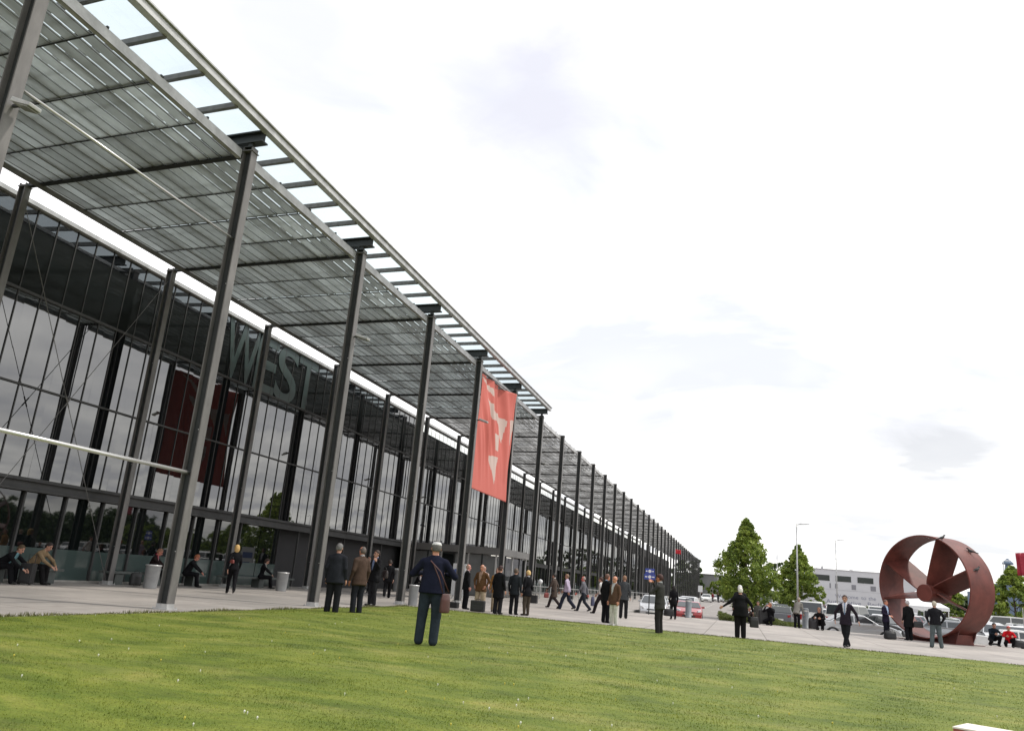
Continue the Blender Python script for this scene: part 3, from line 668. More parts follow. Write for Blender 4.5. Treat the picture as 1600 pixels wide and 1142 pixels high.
# ------------------------------------------------------------------ lamp posts
def lamp_post(x, y, h, label, side=1):
    t = thing('street_lamp', label, 'lamp post', (x, y, gz(x, y)), 0, 'car park lamp posts')
    b = MB(); b.tube([(0, 0, 0), (0, 0, h*.5), (0, 0, h)], [.095, .075, .05], 10); b.tube([(0, 0, 0), (0, 0, .5)], [.13, .12], 10); b.build('pole', galv, t, True)
    b = MB(); b.tube([(0, 0, h-.08), (side*.35, 0, h+.02)], .035, 6); b.build('arm', galv, t)
    b = MB(); b.bar((side*.25, 0, h+.02), (side*1.15, 0, h+.06), .36, .14, w2=.2); b.build('lantern', white_m, t, bevel=.03)
lamp_post(5.2, 80, 8.9, 'tall grey lamp post in front of the smaller tree')
lamp_post(12.12, 112.5, 9.8, 'slender lamp post in front of the white building')
lamp_post(5.55, 130, 9.5, 'distant lamp post between the two green trees')
lamp_post(41.5, 148.5, 10.6, 'distant lamp post near the right edge beside the spire')
# sign with two blue plates
t = thing('road_sign', 'blue double road sign on a thin pole before the silver saloon', 'sign', (-4.9, 46.3, 0))
b = MB(); b.tube([(0, 0, 0), (0, 0, 2.55)], .03, 8); b.build('pole', steel_dark, t)
sign_blue = mat('sign_blue', (.035, .06, .30), .4); sw = mat('sign_white', (.7, .7, .72), .4)
for z, s_ in ((2.35, .2), (2.04, .24)):
    b = MB(); b.box(-s_*1.3, s_*1.3, -.05, -.035, z-.15, z+.15); o = b.build('plate', sign_blue, t, bevel=.006)
    b = MB(); b.tube([(0, -.052, z), (0, -.058, z)], .09, 12); b.box(-s_*1.1, -.13, -.056, -.052, z-.03, z+.03); b.box(.13, s_*1.1, -.056, -.052, z-.03, z+.03); b.build('symbol', sw, o)
def bollard(x, y, label, g='grey round bollards along the kerb'):
    t = thing('bollard', label, 'bollard', (x, y, 0), 0, g)
    b = MB(); b.lathe([(.20, 0), (.20, .02), (.17, .03), (.17, 1.0), (.15, 1.04), (.02, 1.05)], n=20); b.build('post', mat('bollard_grey', (.16, .175, .19), .5, .1, 4, .15), t, True)
    b = MB(); b.lathe([(.173, .86), (.173, .94)], n=20); b.build('ring', alu, t)
bollard(-2.75, 46.8, 'thick grey bollard before the red sports car'); bollard(3.42, 46.8, 'thick grey bollard before the white van')
# railing for bicycles and a ball lamp near the lobby
def railing(x0, x1, y, label):
    t = thing('railing', label, 'railing', (x0, y, 0), 0, 'low tubular railings beside the columns')
    b = MB(); b.tube([(0, 0, .95), (x1-x0, 0, .95)], .03, 8); b.build('top_rail', galv, t); b = MB(); b.tube([(0, 0, .55), (x1-x0, 0, .55)], .022, 8); b.build('mid_rail', galv, t)
    n = int((x1-x0)/.9)
    for k in range(n+1):
        b = MB(); q = (x1-x0)*k/n; b.tube([(q, 0, 0), (q, 0, .95)], .03, 8); b.build('post', galv, t)
railing(-14.4, -10.4, 54, 'low tubular railing right of the glass lobby'); railing(-12.2, -9.2, 66, 'low tubular railing behind the walking men')
railing(-11.5, -8.6, 84, 'low tubular railing further along, beyond the walking men')
t = thing('globe_lamp', 'white globe light on a short post behind the railing', 'lamp', (-14.6, 60, 0))
b = MB(); b.tube([(0, 0, 0), (0, 0, 1.1)], .05, 8); b.build('post', galv, t); b = MB(); b.lathe([(.02, -.19), (.12, -.15), (.19, 0), (.15, .12), (.02, .19)], c=(0, 0, 1.27), n=16); b.build('globe', white_m, t, True)
# thin sign post at right of the ring, small info post far
t = thing('signal_post', 'thin pale post standing right of the red ring', 'post', (13.6, 46.2, 0))
b = MB(); b.tube([(0, 0, 0), (0, 0, 1.95)], .02, 8); b.build('pole', galv, t); b = MB(); b.lathe([(.22, 0), (.22, .04), (.03, .06)], n=16); b.build('base', black_m, t)
t = thing('info_sign', 'small pale info sign on a pole beyond the red car', 'sign', (-4.3, 95, gz(-4.3, 95)))
b = MB(); b.tube([(0, 0, 0), (0, 0, 2.6)], .04, 8); b.build('pole', galv, t); b = MB(); b.box(-.25, .25, -.06, -.03, 1.9, 2.6); b.build('plate', white_m, t)

# ------------------------------------------------------------------ white hall behind the car park
hx0, hx1, hy = 13.2, 32.6, 168
wh = thing('white_hall', 'white two storey hall with four dark windows and lettering, behind the car park', 'building', (hx0, hy, 0), R(3)); wh.scale = (1, 1, .83)
wall_w = mat('white_cladding', (.53, .53, .55), .6, 0, .4, .04)
W = hx1-hx0; Hh = 9.55
b = MB(); b.box(0, W, 0, 14, 0, 5.02); b.box(0, W, 0, 14, 5.12, Hh); b.box(.05, W-.05, .06, 13.9, 5.02, 5.12); b.build('wall', wall_w, wh)
b = MB(); b.box(-.1, W+.1, -.1, 14.1, Hh, Hh+.18); b.build('roof', wall_w, wh)
win = mat('hall_window', (.012, .018, .016), .12)
for (x, wd, z0, z1) in ((.85, 2.8, 7.0, 8.3), (4.75, 2.8, 7.0, 8.3), (8.7, 2.85, 7.0, 8.3), (12.7, 1.15, 6.8, 8.45)):
    b = MB(); b.box(x-.1, x+wd+.1, -.03, -.002, z0-.1, z1+.1); f = b.build('window', wall_w, wh); b = MB(); b.box(x, x+wd, -.045, -.032, z0, z1); b.build('pane', win, f)
vent = mat('vent_grey', (.2, .2, .22), .5, 0, 20, .3)
for (x, wd) in ((3.6, .25), (4.6, .5), (7.6, .8), (11.0, .95), (14.6, .25)):
    b = MB(); b.box(x, x+wd, -.03, -.003, 5.4, 6.5); b.build('vent', vent, wh)
for x in (15.2,):
    b = MB(); b.box(x, x+.1, -.03, -.003, 0, 5); b.build('seam', vent, wh)
lt = mat('hall_lettering', (.20, .21, .27), .6)
xw = 4.55
for wd_, sz_, z_, x0_, sx_ in (('Welcome', 1.15, 3.35, 4.55, .92), ('to', 1.15, 3.35, 9.25, .92), ('the', 1.15, 3.35, 10.55, .92), ('Automotive', 1.25, 2.0, 2.9, 1.05), ('Berlin', 1.25, 2.0, 10.3, 1.05)):
    text('lettering', wd_, sz_, (x0_, -.012, z_), (R(90), 0, 0), lt, wh, .006, sx_)
b = MB(); b.tube([(3.2, 6, Hh), (3.2, 6, Hh+1.2)], [.35, .05], 8); b.tube([(8.7, 6, Hh), (8.7, 6, Hh+.5)], .05, 6); b.box(8.4, 9, 5.8, 6.2, Hh+.5, Hh+.6); b.build('roof_unit', vent, wh)
# far grey block past the end of the long hall
t = thing('grey_shed', 'small grey building beyond the far end of the long hall', 'building', (-22, 296, 0))
b = MB(); b.box(0, 14.5, 0, 14, 0, 8.2); b.build('wall', mat('shed_wall', (.17, .175, .17), .7, 0, .3, .2), t); b = MB(); b.box(-.2, 14.7, -.2, 14.2, 8.2, 8.45); b.build('roof', clad, t)
# distant blue factory with a slim tower
t = thing('blue_factory', 'distant blue grey industrial building with a slim tapering tower', 'building', (96, 356, 0))
bl = mat('blue_grey_wall', (.11, .15, .21), .8, 0, .05, .15)  # blue grey wall colour with slight tone variation
b = MB(); b.box(-4, 8.5, 0, 20, 0, 14.5); b.box(8.5, 60, 0, 20, 0, 11.8); b.box(-7, -2, 0, 12, 0, 11); b.build('wall', bl, t)
b = MB(); b.tube([(4.5, -2, 0), (4.5, -2, 16), (4.5, -2, 22)], [2.8, 1.7, .9], 10); b.tube([(4.5, -2, 22), (4.5, -2, 22.6), (4.5, -2, 24.2)], [1.9, 1.9, .2], 10); b.build('tower', bl, t)
b = MB(); b.box(1, 2.6, -.3, 0, 4, 13); b.build('door', mat('blue_door', (.09, .2, .33), .7), t)
# beer-tent style white marquee
t = thing('marquee', 'white peaked marquee seen through the red ring', 'tent', (18.7, 98, gz(18, 98)))
b = MB(); b.add([(-2.6, -2.6, 2.3), (2.6, -2.6, 2.3), (2.6, 2.6, 2.3), (-2.6, 2.6, 2.3), (0, 0, 3.9)], [(0, 1, 4), (1, 2, 4), (2, 3, 4), (3, 0, 4), (0, 3, 2, 1)]); b.box(-2.6, 2.6, -2.62, -2.6, 1.95, 2.3); b.build('cover', white_m, t)
for sx in (-1, 1):
    for sy in (-1, 1): b = MB(); b.box(sx*2.5-.05, sx*2.5+.05, sy*2.5-.05, sy*2.5+.05, 0, 2.3); b.build('leg', alu, t)
# flags
def flag(x, y, h, label, c, sz=1.2, z=None, ht=None, rz=0):
    ht = ht or sz*.75
    t = thing('flag', label, 'flag', (x, y, gz(x, y) if z is None else z), R(rz))
    b = MB(); b.tube([(0, 0, 0), (0, 0, h)], [.05, .03], 8); b.build('pole', white_m, t)
    n = 14; V = []; F = []
    for i in range(n+1):
        for j in range(7): V.append((sz*i/n, .12*math.sin(i*.9+j*.4)*i/n, h-.05-ht*j/6-.08*i/n))
    for i in range(n):
        for j in range(6): F.append((i*7+j, i*7+7+j, i*7+8+j, i*7+1+j))
    o = npmesh('cloth', np.array(V), np.array(F), [c], t, True); m_ = o.modifiers.new('t', 'SOLIDIFY'); m_.thickness = .01
red_m = mat('flag_red', (.5, .02, .03), .6)
flag(-8.9, 117, 7.3, 'small red flag on a pole before the far columns', red_m, .8)
flag(22.45, 74.3, 7.2, 'tall dark red flag cut off by the right edge of the picture', mat('flag_dark_red', (.30, .012, .03), .6), .75, ht=1.8, rz=180)
# advert frame with a blue and white poster at the lobby
t = thing('poster_stand', 'white and blue poster stand behind the man on the lawn', 'poster stand', (-15.2, 43.0, 0), R(-10))
b = MB(); b.box(-.42, .42, -.03, .03, .15, 1.9); b.build('board', white_m, t, bevel=.01); b = MB(); b.box(-.32, .32, -.04, -.032, 1.25, 1.6); b.box(-.2, .3, -.04, -.032, .9, 1.02); b.build('print', mat('poster_blue', (.12, .17, .4), .5), t)
for sx in (-.3, .3): b = MB(); b.bar((sx, -.25, .02), (sx, .25, .02), .05, .04); b.bar((sx, 0, .04), (sx, 0, .15), .05); b.build('foot', galv, t)
# red block with a pale top at the lower right corner
t = thing('brick_bench', 'pale topped red brick bench end at the lower right corner of the lawn', 'bench', (1.66, 7.6, 0), R(-29))
b = MB(); b.box(0, 2.2, 0, .39, .440, .455); b.build('top_slab', mat('bench_stone', (.72, .66, .60), .7, 0, 12, .08), t, bevel=.003)
b = MB(); b.box(.004, 2.19, .004, .386, -.02, .44); b.build('base', mat('red_brick', (.30, .085, .06), .8, 0, 14, .25, .3), t)

# ------------------------------------------------------------------ red propeller sculpture
cor = mat('corten_red', (.135, .038, .029), .5, 0, 1.6, .32, .1, spec=.3)
t = thing('propeller_sculpture', 'huge dark red propeller of five blades inside a steel ring', 'sculpture', (9.3, 44.4, 0), R(-46.9))
RR, HW, CZ = 2.46, .90, 2.58
b = MB(); n = 96
for r_, sg in ((RR, 1), (RR-.06, -1)):
    v = []; 
    for k in range(n):
        a = 2*math.pi*k/n; v += [(r_*math.cos(a), -HW, CZ+r_*math.sin(a)), (r_*math.cos(a), HW, CZ+r_*math.sin(a))]
    b.add(v, [((2*k), (2*k+1), (2*((k+1) % n)+1), (2*((k+1) % n)))[::-sg] for k in range(n)])
for y, sg in ((-HW, 1), (HW, -1)):
    v = []
    for k in range(n):
        a = 2*math.pi*k/n; v += [(RR*math.cos(a), y, CZ+RR*math.sin(a)), ((RR-.06)*math.cos(a), y, CZ+(RR-.06)*math.sin(a))]
    b.add(v, [((2*k), (2*((k+1) % n)), (2*((k+1) % n)+1), (2*k+1))[::sg] for k in range(n)])
o = b.build('ring', cor, t, True); 
o.modifiers.new('split', 'EDGE_SPLIT').split_angle = R(40)
HZ = CZ-.33
b = MB(); b.tube([(0, -.82, HZ), (0, -.80, HZ), (0, .7, HZ)], [.40, .42, .42], 40); b.build('hub', cor, t)
for ang, ch in ((70, 1.55), (143, 1.5), (185, 1.5), (24, 1.5), (-22, 1.5)):
    a = R(ang); d = Vector((math.cos(a), 0, math.sin(a)))
    o0 = Vector((0, 0, HZ)); oc = o0-Vector((0, 0, CZ)); bq = oc.dot(d); tl = -bq+math.sqrt(bq*bq-(oc.dot(oc)-(RR-.03)**2))
    b = MB(); v = []; ns = 17
    tang = Vector((-math.sin(a), 0, math.cos(a)))
    for i in range(ns):
        q = i/(ns-1); rr = .40+(tl-.40)*q; pit = -R(20-8*q); chd = ch*(.72+.28*q**.6)
        c_ = tang*math.sin(pit)+Vector((0, 1, 0))*math.cos(pit); nn = c_.cross(d).normalized()
        p = o0+d*rr
        for sx, sy in ((-1, -1), (1, -1), (1, 1), (-1, 1)): v.append(p+c_*sx*chd/2+nn*sy*.028)
    f = [(0, 1, 2, 3), tuple(4*(ns-1)+k for k in (3, 2, 1, 0))]
    for i in range(ns-1):
        for k in range(4): f.append((4*i+k, 4*i+4+k, 4*i+4+(k+1) % 4, 4*i+(k+1) % 4))
    b.add(v, f); o = b.build('blade', cor, t, True); o.modifiers.new('split', 'EDGE_SPLIT').split_angle = R(40)
cor_d = mat('corten_dark', (.10, .032, .028), .6, .1, 2, .25)
for y in (-.55, .75):
    b = MB(); pts = []; 
    xs2 = np.linspace(-1.5, 1.5, 17)
    top = [(x, CZ-math.sqrt((RR+.004)**2-x*x)) for x in xs2]
    v = [(x, y, max(z, .03)) for x, z in top]+[(1.25, y, 0), (-1.25, y, 0)]; m_ = len(v)
    v += [(p[0], y+.06, p[2]) for p in v]
    b.add(v, [tuple(range(m_)), tuple(range(2*m_-1, m_-1, -1))]+[(i, i+m_, (i+1) % m_+m_, (i+1) % m_) for i in range(m_)]); b.build('cradle', cor_d, t)
for x in (-1.3, 1.25):
    b = MB(); b.add([(x, -.55, 0), (x, .8, 0), (x, .8, .45), (x, -.55, .45), (x+.05, -.55, 0), (x+.05, .8, 0), (x+.05, .8, .45), (x+.05, -.55, .45)], [(0, 1, 2, 3), (7, 6, 5, 4), (0, 4, 5, 1), (1, 5, 6, 2), (2, 6, 7, 3), (3, 7, 4, 0)]); b.build('stay', cor, t)
b = MB(); b.box(-1.6, 1.6, -1.1, 1.2, 0, .025); b.build('base_plate', cor_d, t)
# birds on the ring
def bird(ang, y, label, rz):
    a = R(ang); d = Vector((math.cos(a), 0, math.sin(a))); M_ = Matrix.Translation(Vector((9.3, 44.4, 0))) @ Matrix.Rotation(R(-46.9), 4, 'Z')
    p = M_ @ (Vector((0, y, CZ))+d*(RR+.0))
    t = thing('bird', label, 'bird', p, rz, 'dark birds perched on the red ring')
    b = MB(); b.tube([(-.16, 0, .10), (-.07, 0, .12), (.02, 0, .14), (.09, 0, .18), (.13, 0, .24)], [.015, .05, .07, .06, .035], 8); b.tube([(.12, 0, .24), (.15, 0, .27), (.18, 0, .27), (.22, 0, .26)], [.03, .04, .03, .004], 8)
    b.tube([(-.06, 0, .12), (-.2, 0, .07), (-.3, 0, .04)], [.04, .03, .02], 6); b.build('body', mat('bird_dark', (.03, .028, .028), .7), t, True)
    for s_ in (-1, 1): b = MB(); b.tube([(.02, .03*s_, 0), (.02, .03*s_, .1)], .008, 5); b.build('leg', black_m, t)
bird(62, -.9, 'dark bird on the ring, highest of the three', R(20)); bird(42, .3, 'dark bird on the ring, middle of the three', R(160)); bird(18, -.2, 'dark bird on the ring, lowest of the three', R(30))

# ------------------------------------------------------------------ people (distance-field bodies)
def snet(Fv, org, h):
    S_ = Fv < 0
    c = np.zeros(tuple(np.array(Fv.shape)-1), np.int8)
    offs = [(i, j, k) for i in (0, 1) for j in (0, 1) for k in (0, 1)]
    sl = lambda A, o: A[o[0]:A.shape[0]-1+o[0], o[1]:A.shape[1]-1+o[1], o[2]:A.shape[2]-1+o[2]]
    for o in offs: c += sl(S_, o)
    act = (c > 0) & (c < 8); idx = -np.ones(c.shape, np.int64); n = int(act.sum()); idx[act] = np.arange(n)
    pos = np.zeros((n, 3)); cnt = np.zeros(n)
    vals = {o: sl(Fv, o)[act] for o in offs}; base = np.argwhere(act).astype(float)
    for o in offs:
        for ax in range(3):
            if o[ax]: continue
            o2 = list(o); o2[ax] = 1; o2 = tuple(o2); a, b_ = vals[o], vals[o2]; m = (a < 0) != (b_ < 0)
            tt = a[m]/(a[m]-b_[m]); q = np.tile(np.array(o, float), (int(m.sum()), 1)); q[:, ax] += tt; pos[m] += q; cnt[m] += 1
    V = (base+pos/cnt[:, None])*h+org
    quads = []
    for ax in range(3):
        u_, v_ = [(1, 2), (2, 0), (0, 1)][ax]
        a = S_; sh = [slice(None)]*3; sh2 = [slice(None)]*3; sh[ax] = slice(0, -1); sh2[ax] = slice(1, None)
        d = a[tuple(sh)] != a[tuple(sh2)]
        e = np.argwhere(d); e = e[(e[:, u_] > 0) & (e[:, v_] > 0) & (e[:, u_] < a.shape[u_]-1) & (e[:, v_] < a.shape[v_]-1)]
        if not len(e): continue
        ins = a[tuple(e.T)]
        def cell(du, dv):
            q = e.copy(); q[:, u_] -= du; q[:, v_] -= dv; return idx[tuple(q.T)]
        Q_ = np.stack([cell(1, 1), cell(0, 1), cell(0, 0), cell(1, 0)], -1)
        Q_[~ins] = Q_[~ins][:, ::-1]; quads.append(Q_)
    return V, np.concatenate(quads)
class SDF:
    def __init__(s): s.pr = []
    def cone(s, a, b, ra, rb, lab, k=.02): s.pr.append(('c', np.array(a, float), np.array(b, float), ra, rb, lab, k))
    def ell(s, c, r, lab, k=.02, ax=None): s.pr.append(('e', np.array(c, float), np.array(r, float), ax, None, lab, k))
    def torso(s, a, b, xd, prof, lab, k=.02): s.pr.append(('t', np.array(a, float), np.array(b, float), np.array(xd, float), prof, lab, k))
    def ev(s, P):
        D = None; best = None; labs = np.zeros(len(P), int)
        for pr in s.pr:
            ty = pr[0]
            if ty == 'c':
                _, a, b_, ra, rb, lab, k = pr; ba = b_-a; tt = np.clip((P-a)@ba/(ba@ba), 0, 1); d = np.linalg.norm(P-(a+tt[:, None]*ba), axis=1)-(ra+(rb-ra)*tt)
            elif ty == 'e':
                _, c, r, ax, _, lab, k = pr; q = P-c
                if ax is not None: q = q@ax.T
                e = np.linalg.norm(q/r, axis=1); d = (e-1)*min(r)*np.where(e > 1, 1.2, 1)
            else:
                _, a, b_, xd, prof, lab, k = pr; ax = b_-a; Ln = np.linalg.norm(ax); ax = ax/Ln; xd = xd-ax*(xd@ax); xd = xd/np.linalg.norm(xd); yd = np.cross(ax, xd)
                w_ = P-a; sc = w_@ax/Ln; ts = [p[0] for p in prof]; cc = np.clip(sc, ts[0], ts[-1]); rx = np.interp(cc, ts, [p[1] for p in prof]); ry = np.interp(cc, ts, [p[2] for p in prof])
                e = np.sqrt((w_@xd/rx)**2+(w_@yd/ry)**2); d = (e-1)*np.minimum(rx, ry); ds = np.abs(sc-cc)*Ln; d = np.where(ds > 0, np.hypot(np.maximum(d, 0), ds), d)
            if D is None: D = d.copy(); best = d.copy(); labs[:] = lab
            else:
                m = d < best; best[m] = d[m]; labs[m] = lab
                if k > 0:
                    h_ = np.clip(.5+.5*(D-d)/k, 0, 1); D = D*(1-h_)+d*h_-k*h_*(1-h_)
                else: D = np.minimum(D, d)
        return D, labs
    def mesh(s, lo, hi, h):
        lo = np.array(lo); hi = np.array(hi); n = np.ceil((hi-lo)/h).astype(int)+1
        ax = [lo[i]+h*np.arange(n[i]) for i in range(3)]; G = np.stack(np.meshgrid(*ax, indexing='ij'), -1).reshape(-1, 3)
        D, _ = s.ev(G); V, F = snet(D.reshape(n), lo, h); _, lab = s.ev(V); return V, F, lab
def v3(*a): return np.array(a, float)
SKIN, TOP, BOT, SHOE, SHIRT, TIE, DARK, LIP = range(8)
pm = {}
def cmat(c, rough=.8):
    key = 'cloth_%d_%d_%d' % tuple(int(x*255) for x in c)
    return mat(key, tuple(x*.8 for x in c) if max(c) < .2 else c, .9, 0, 9, .22, .35, spec=.12)
def skin_m(c): return mat('skin_%d' % int(c[0]*255), c, .5, 0, 6, .06)
NAVY = (.012, .014, .030); BLACK = (.010, .010, .012); GREY = (.055, .055, .056); BROWN = (.10, .058, .036); TAN = (.24, .17, .10); WHITE = (.55, .55, .56)
def hand(wr, dr, up, curl, side):
    """five fingers and a thumb; dr along forearm, up = back of hand"""
    s = SDF(); dr = dr/np.linalg.norm(dr); up = up-dr*(up@dr); up /= np.linalg.norm(up); sx = np.cross(dr, up)*side
    c = wr+dr*.045; s.torso(wr+dr*.0, wr+dr*.092, sx, [(0, .026, .018), (.4, .038, .016), (1, .041, .014)], SKIN, .01)
    for i, (o, ln) in enumerate(((-.030, .058), (-.010, .070), (.010, .076), (.030, .068))):
        p = wr+dr*.088+sx*o; q = p; ang = 0
        for j, fr in enumerate((.45, .32, .23)):
            ang += curl*(.5+.25*j); d = dr*math.cos(ang)-up*math.sin(ang); q2 = q+d*ln*fr; s.cone(q, q2, .0092-.001*j, .0085-.001*j, SKIN, .004); q = q2
    p = wr+dr*.028+sx*.030; d = dr*.6+sx*.75-up*.25; d /= np.linalg.norm(d); q = p+d*.045; s.cone(p-d*.02, q, .014, .011, SKIN, .008)
    d2 = dr*.9+sx*.1-up*.4; d2 /= np.linalg.norm(d2); s.cone(q, q+d2*.032, .0105, .009, SKIN, .006)
    P_ = np.array([wr-.13, wr+.13]); lo = wr+dr*.07-.125; hi = wr+dr*.07+.125
    return s.mesh(lo, hi, .0065)
def person(label, x, y, face, h=1.75, pose='stand', top=BLACK, bot=BLACK, shirt=None, tie=None, hair=(.03, .02, .015), htype='short', jacket='jacket', girth=1., shoe=(.012, .011, .010), skin=(.42, .22, .155),
           group=None, z=None, female=False, arms=None, res=.021, lean=None, turn=0, sleeve=True):
    k = h/1.75; root = thing('person', label, 'person', (x, y, (0 if z is None else z)+.0), R(face), group); S_ = SDF(); g = girth
    g = g*1.05; sh = .197*(1+.25*(g-1)) if not female else .170
    T_ = BOT; 
    hip = v3(0, 0, .93); dirv = v3(0, 0, 1.); hd = v3(0, .12, 1)
    LA = {-1: (v3(-.11, 0, .085), v3(-.105, .02, .5)), 1: (v3(.11, .01, .085), v3(.105, .03, .5))}
    AR = {-1: (v3(-.045, -.03, -.29), v3(-.06, .05, -.54)), 1: (v3(.045, -.03, -.29), v3(.06, .05, -.54))}
    toe = {-1: v3(-.03, .15, 0), 1: v3(.03, .15, 0)}
    if pose in ('walk', 'walk2'):
        q = 1 if pose == 'walk' else -1
        hip = v3(0, 0, .895); LA = {q: (v3(.08*q, .33, .09), v3(.09*q, .20, .52)), -q: (v3(-.08*q, -.38, .17), v3(-.09*q, -.08, .48))}
        AR = {-q: (v3(-.05*q, .08, -.28), v3(-.04*q, .25, -.48)), q: (v3(.05*q, -.12, -.27), v3(.05*q, -.18, -.52))}; dirv = v3(0, .06, 1)
    if pose == 'photo': AR = {-1: (v3(-.09, .16, -.22), v3(.08, .27, .06)), 1: (v3(.09, .16, -.22), v3(-.08, .27, .06))}
    if pose == 'elbows': AR = {-1: (v3(-.17, .05, -.25), v3(.01, .24, -.22)), 1: (v3(.17, .05, -.25), v3(-.01, .24, -.22))}; LA = {-1: (v3(-.15, .03, .085), v3(-.13, .02, .5)), 1: (v3(.11, -.02, .085), v3(.115, .02, .5))}
    if pose == 'front': AR = {-1: (v3(-.05, .0, -.28), v3(.08, .20, -.35)), 1: (v3(.05, .0, -.28), v3(-.08, .20, -.35))}
    if pose == 'phone': AR = {-1: (v3(-.12, .10, -.22), v3(-.20, .28, -.04)), 1: (v3(.05, -.02, -.29), v3(.05, .08, -.52))}
    if pose == 'spread': AR = {-1: (v3(-.18, -.02, -.22), v3(-.38, .02, -.36)), 1: (v3(.16, 0, -.23), v3(.22, .05, -.46))}
    if pose == 'pockets': AR = {-1: (v3(-.12, -.05, -.27), v3(-.04, .07, -.46)), 1: (v3(.12, -.05, -.27), v3(.04, .07, -.46))}; LA = {-1: (v3(-.17, .03, .085), v3(-.13, .03, .5)), 1: (v3(.17, -.01, .085), v3(.13, .02, .5))}
    if pose == 'cross':
        LA = {-1: (v3(.03, .12, .085), v3(-.06, .08, .5)), 1: (v3(-.05, -.12, .10), v3(.06, .0, .49))}
    if pose == 'sit':
        hip = v3(0, 0, .52); dirv = v3(0, .42, .9); hd = v3(0, .5, .85); LA = {-1: (v3(-.15, .46, .085), v3(-.16, .42, .50)), 1: (v3(.13, .54, .085), v3(.15, .43, .50))}
        AR = {-1: (v3(-.06, .20, -.22), v3(.07, .38, -.37)), 1: (v3(.06, .20, -.22), v3(-.07, .38, -.37))}
    if pose == 'crouch':
        hip = v3(0, 0, .33); dirv = v3(0, .45, .9); hd = v3(0, .25, .97); LA = {-1: (v3(-.15, .30, .085), v3(-.2, .42, .44)), 1: (v3(.15, .05, .085), v3(.2, .34, .20))}
        AR = {-1: (v3(-.08, .2, -.2), v3(.04, .4, -.2)), 1: (v3(.08, .2, -.2), v3(-.04, .4, -.2))}
    if lean is not None: dirv = v3(*lean)
    if arms: AR = {-1: tuple(v3(*q) for q in arms[0]), 1: tuple(v3(*q) for q in arms[1])}
    dirv = dirv/np.linalg.norm(dirv); neck = hip+dirv*.57; chest = hip+dirv*.47
    xd = v3(1, 0, 0); fr = np.cross(dirv, xd)*1.0
    # trousers and legs
    S_.ell(hip+v3(0, -.01, -.0), (.155*g, .115*g, .12), T_, .02)
    tr = g*.5+.5
    for sd_ in (-1, 1):
        an, kn = LA[sd_]; hp = hip+v3(.085*sd_*tr, 0, -.02)
        S_.cone(hp, kn, .102*tr, .078*tr, T_, .03); S_.cone(kn, an+v3(0, -.008, -.01), .077*tr, .070*tr if not female else .055, T_, .02)
        fd = v3(0, 1, 0) if pose not in ('x',) else v3(0, 1, 0)
        if an[2] > .12: fd = v3(0, .85, -.5)
        S_.cone(an+v3(0, -.02, -.04), an+v3(.01*sd_, .15, -.052)*1.0 if an[2] < .12 else an+fd*.15+v3(0, 0, -.02), .042, .034, SHOE, .0)
    # upper body
    lab = TOP; hem = {'jacket': -.30, 'coat': -.62, 'blouson': -.10, 'shirt': -.06}[jacket]; lo = .012 if jacket != 'shirt' else 0
    if pose in ('sit', 'crouch'): hem = max(hem, -.12)
    fl = .165+(.02 if hem < -.2 else 0)
    bel = max(g, 1)
    prof = [(hem, (fl+lo+.01)*bel, (.130+lo)*bel), (0, (.160+lo)*bel, (.122+lo)*bel), (.28, (.148+lo)*bel, (.118+lo)*bel), (.62, .172+lo+.02*(g-1), .120+lo), (.82, sh-.025+lo, .105+lo), (.93, .115, .088), (1.03, .062, .062)]
    if female: prof[2] = (.3, .128, .1)
    S_.torso(hip, neck, xd, prof, lab, .025)
    for sd_ in (-1, 1):
        so = neck-dirv*.075+xd*sh*sd_; el = so+AR[sd_][0]; wr = so+AR[sd_][1]
        S_.cone(neck-dirv*.03+xd*.05*sd_, so-dirv*.015-xd*.02*sd_, .052, .052, TOP, .04)
        S_.cone(so-dirv*.03-xd*.012*sd_, el, .055*(.6+.4*g)+lo*.4, .050*(.7+.3*g)+lo*.3, TOP if sleeve else TOP, .035)
        if sleeve: S_.cone(el, wr, .050, .037, TOP, .02); dd_ = (wr-el)/np.linalg.norm(wr-el); S_.cone(wr, wr+dd_*.025, .030, .026, SHIRT if shirt else SKIN, .0)
        else: S_.cone(el+(wr-el)*.02, wr, .040, .029, SKIN, .02)
    hb = neck+hd/np.linalg.norm(hd)*.052
    S_.cone(neck-dirv*.02, hb+v3(0, .01, .01), .056, .053, SKIN, .02)
    if shirt: S_.cone(neck-dirv*.015, neck+dirv*.03, .066, .060, SHIRT, .0)
    allp = [hip+dirv*hem*.57, neck, hb] + [q for sd_ in (-1, 1) for q in LA[sd_]] + [neck-dirv*.075+xd*sh*sd_+q for sd_ in (-1, 1) for q in AR[sd_]]
    A_ = np.array(allp); lo_ = A_.min(0)-v3(.22*g, .24*g, .12); hi_ = A_.max(0)+v3(.22*g, .24*g, .12); lo_[2] = -.02
    V, F, Lb = S_.mesh(lo_, hi_, res)
    if shirt:  # open jacket front
        w_ = V-hip; s_ = w_@dirv/.57; yv = w_@fr; xv = w_[:, 0]
        wv = np.interp(s_, [.25, .5, .95], [.0, .045, .085]); m = (Lb == TOP) & (yv > .03) & (np.abs(xv) < wv) & (s_ < 1.05) & (s_ > .2); Lb[m] = SHIRT
        if tie: m = (Lb == SHIRT) & (yv > .03) & (np.abs(xv) < .020) & (s_ > .2); Lb[m] = TIE
    V[:, 2] = np.maximum(V[:, 2], .002)
    parts = [(V, F, Lb)]
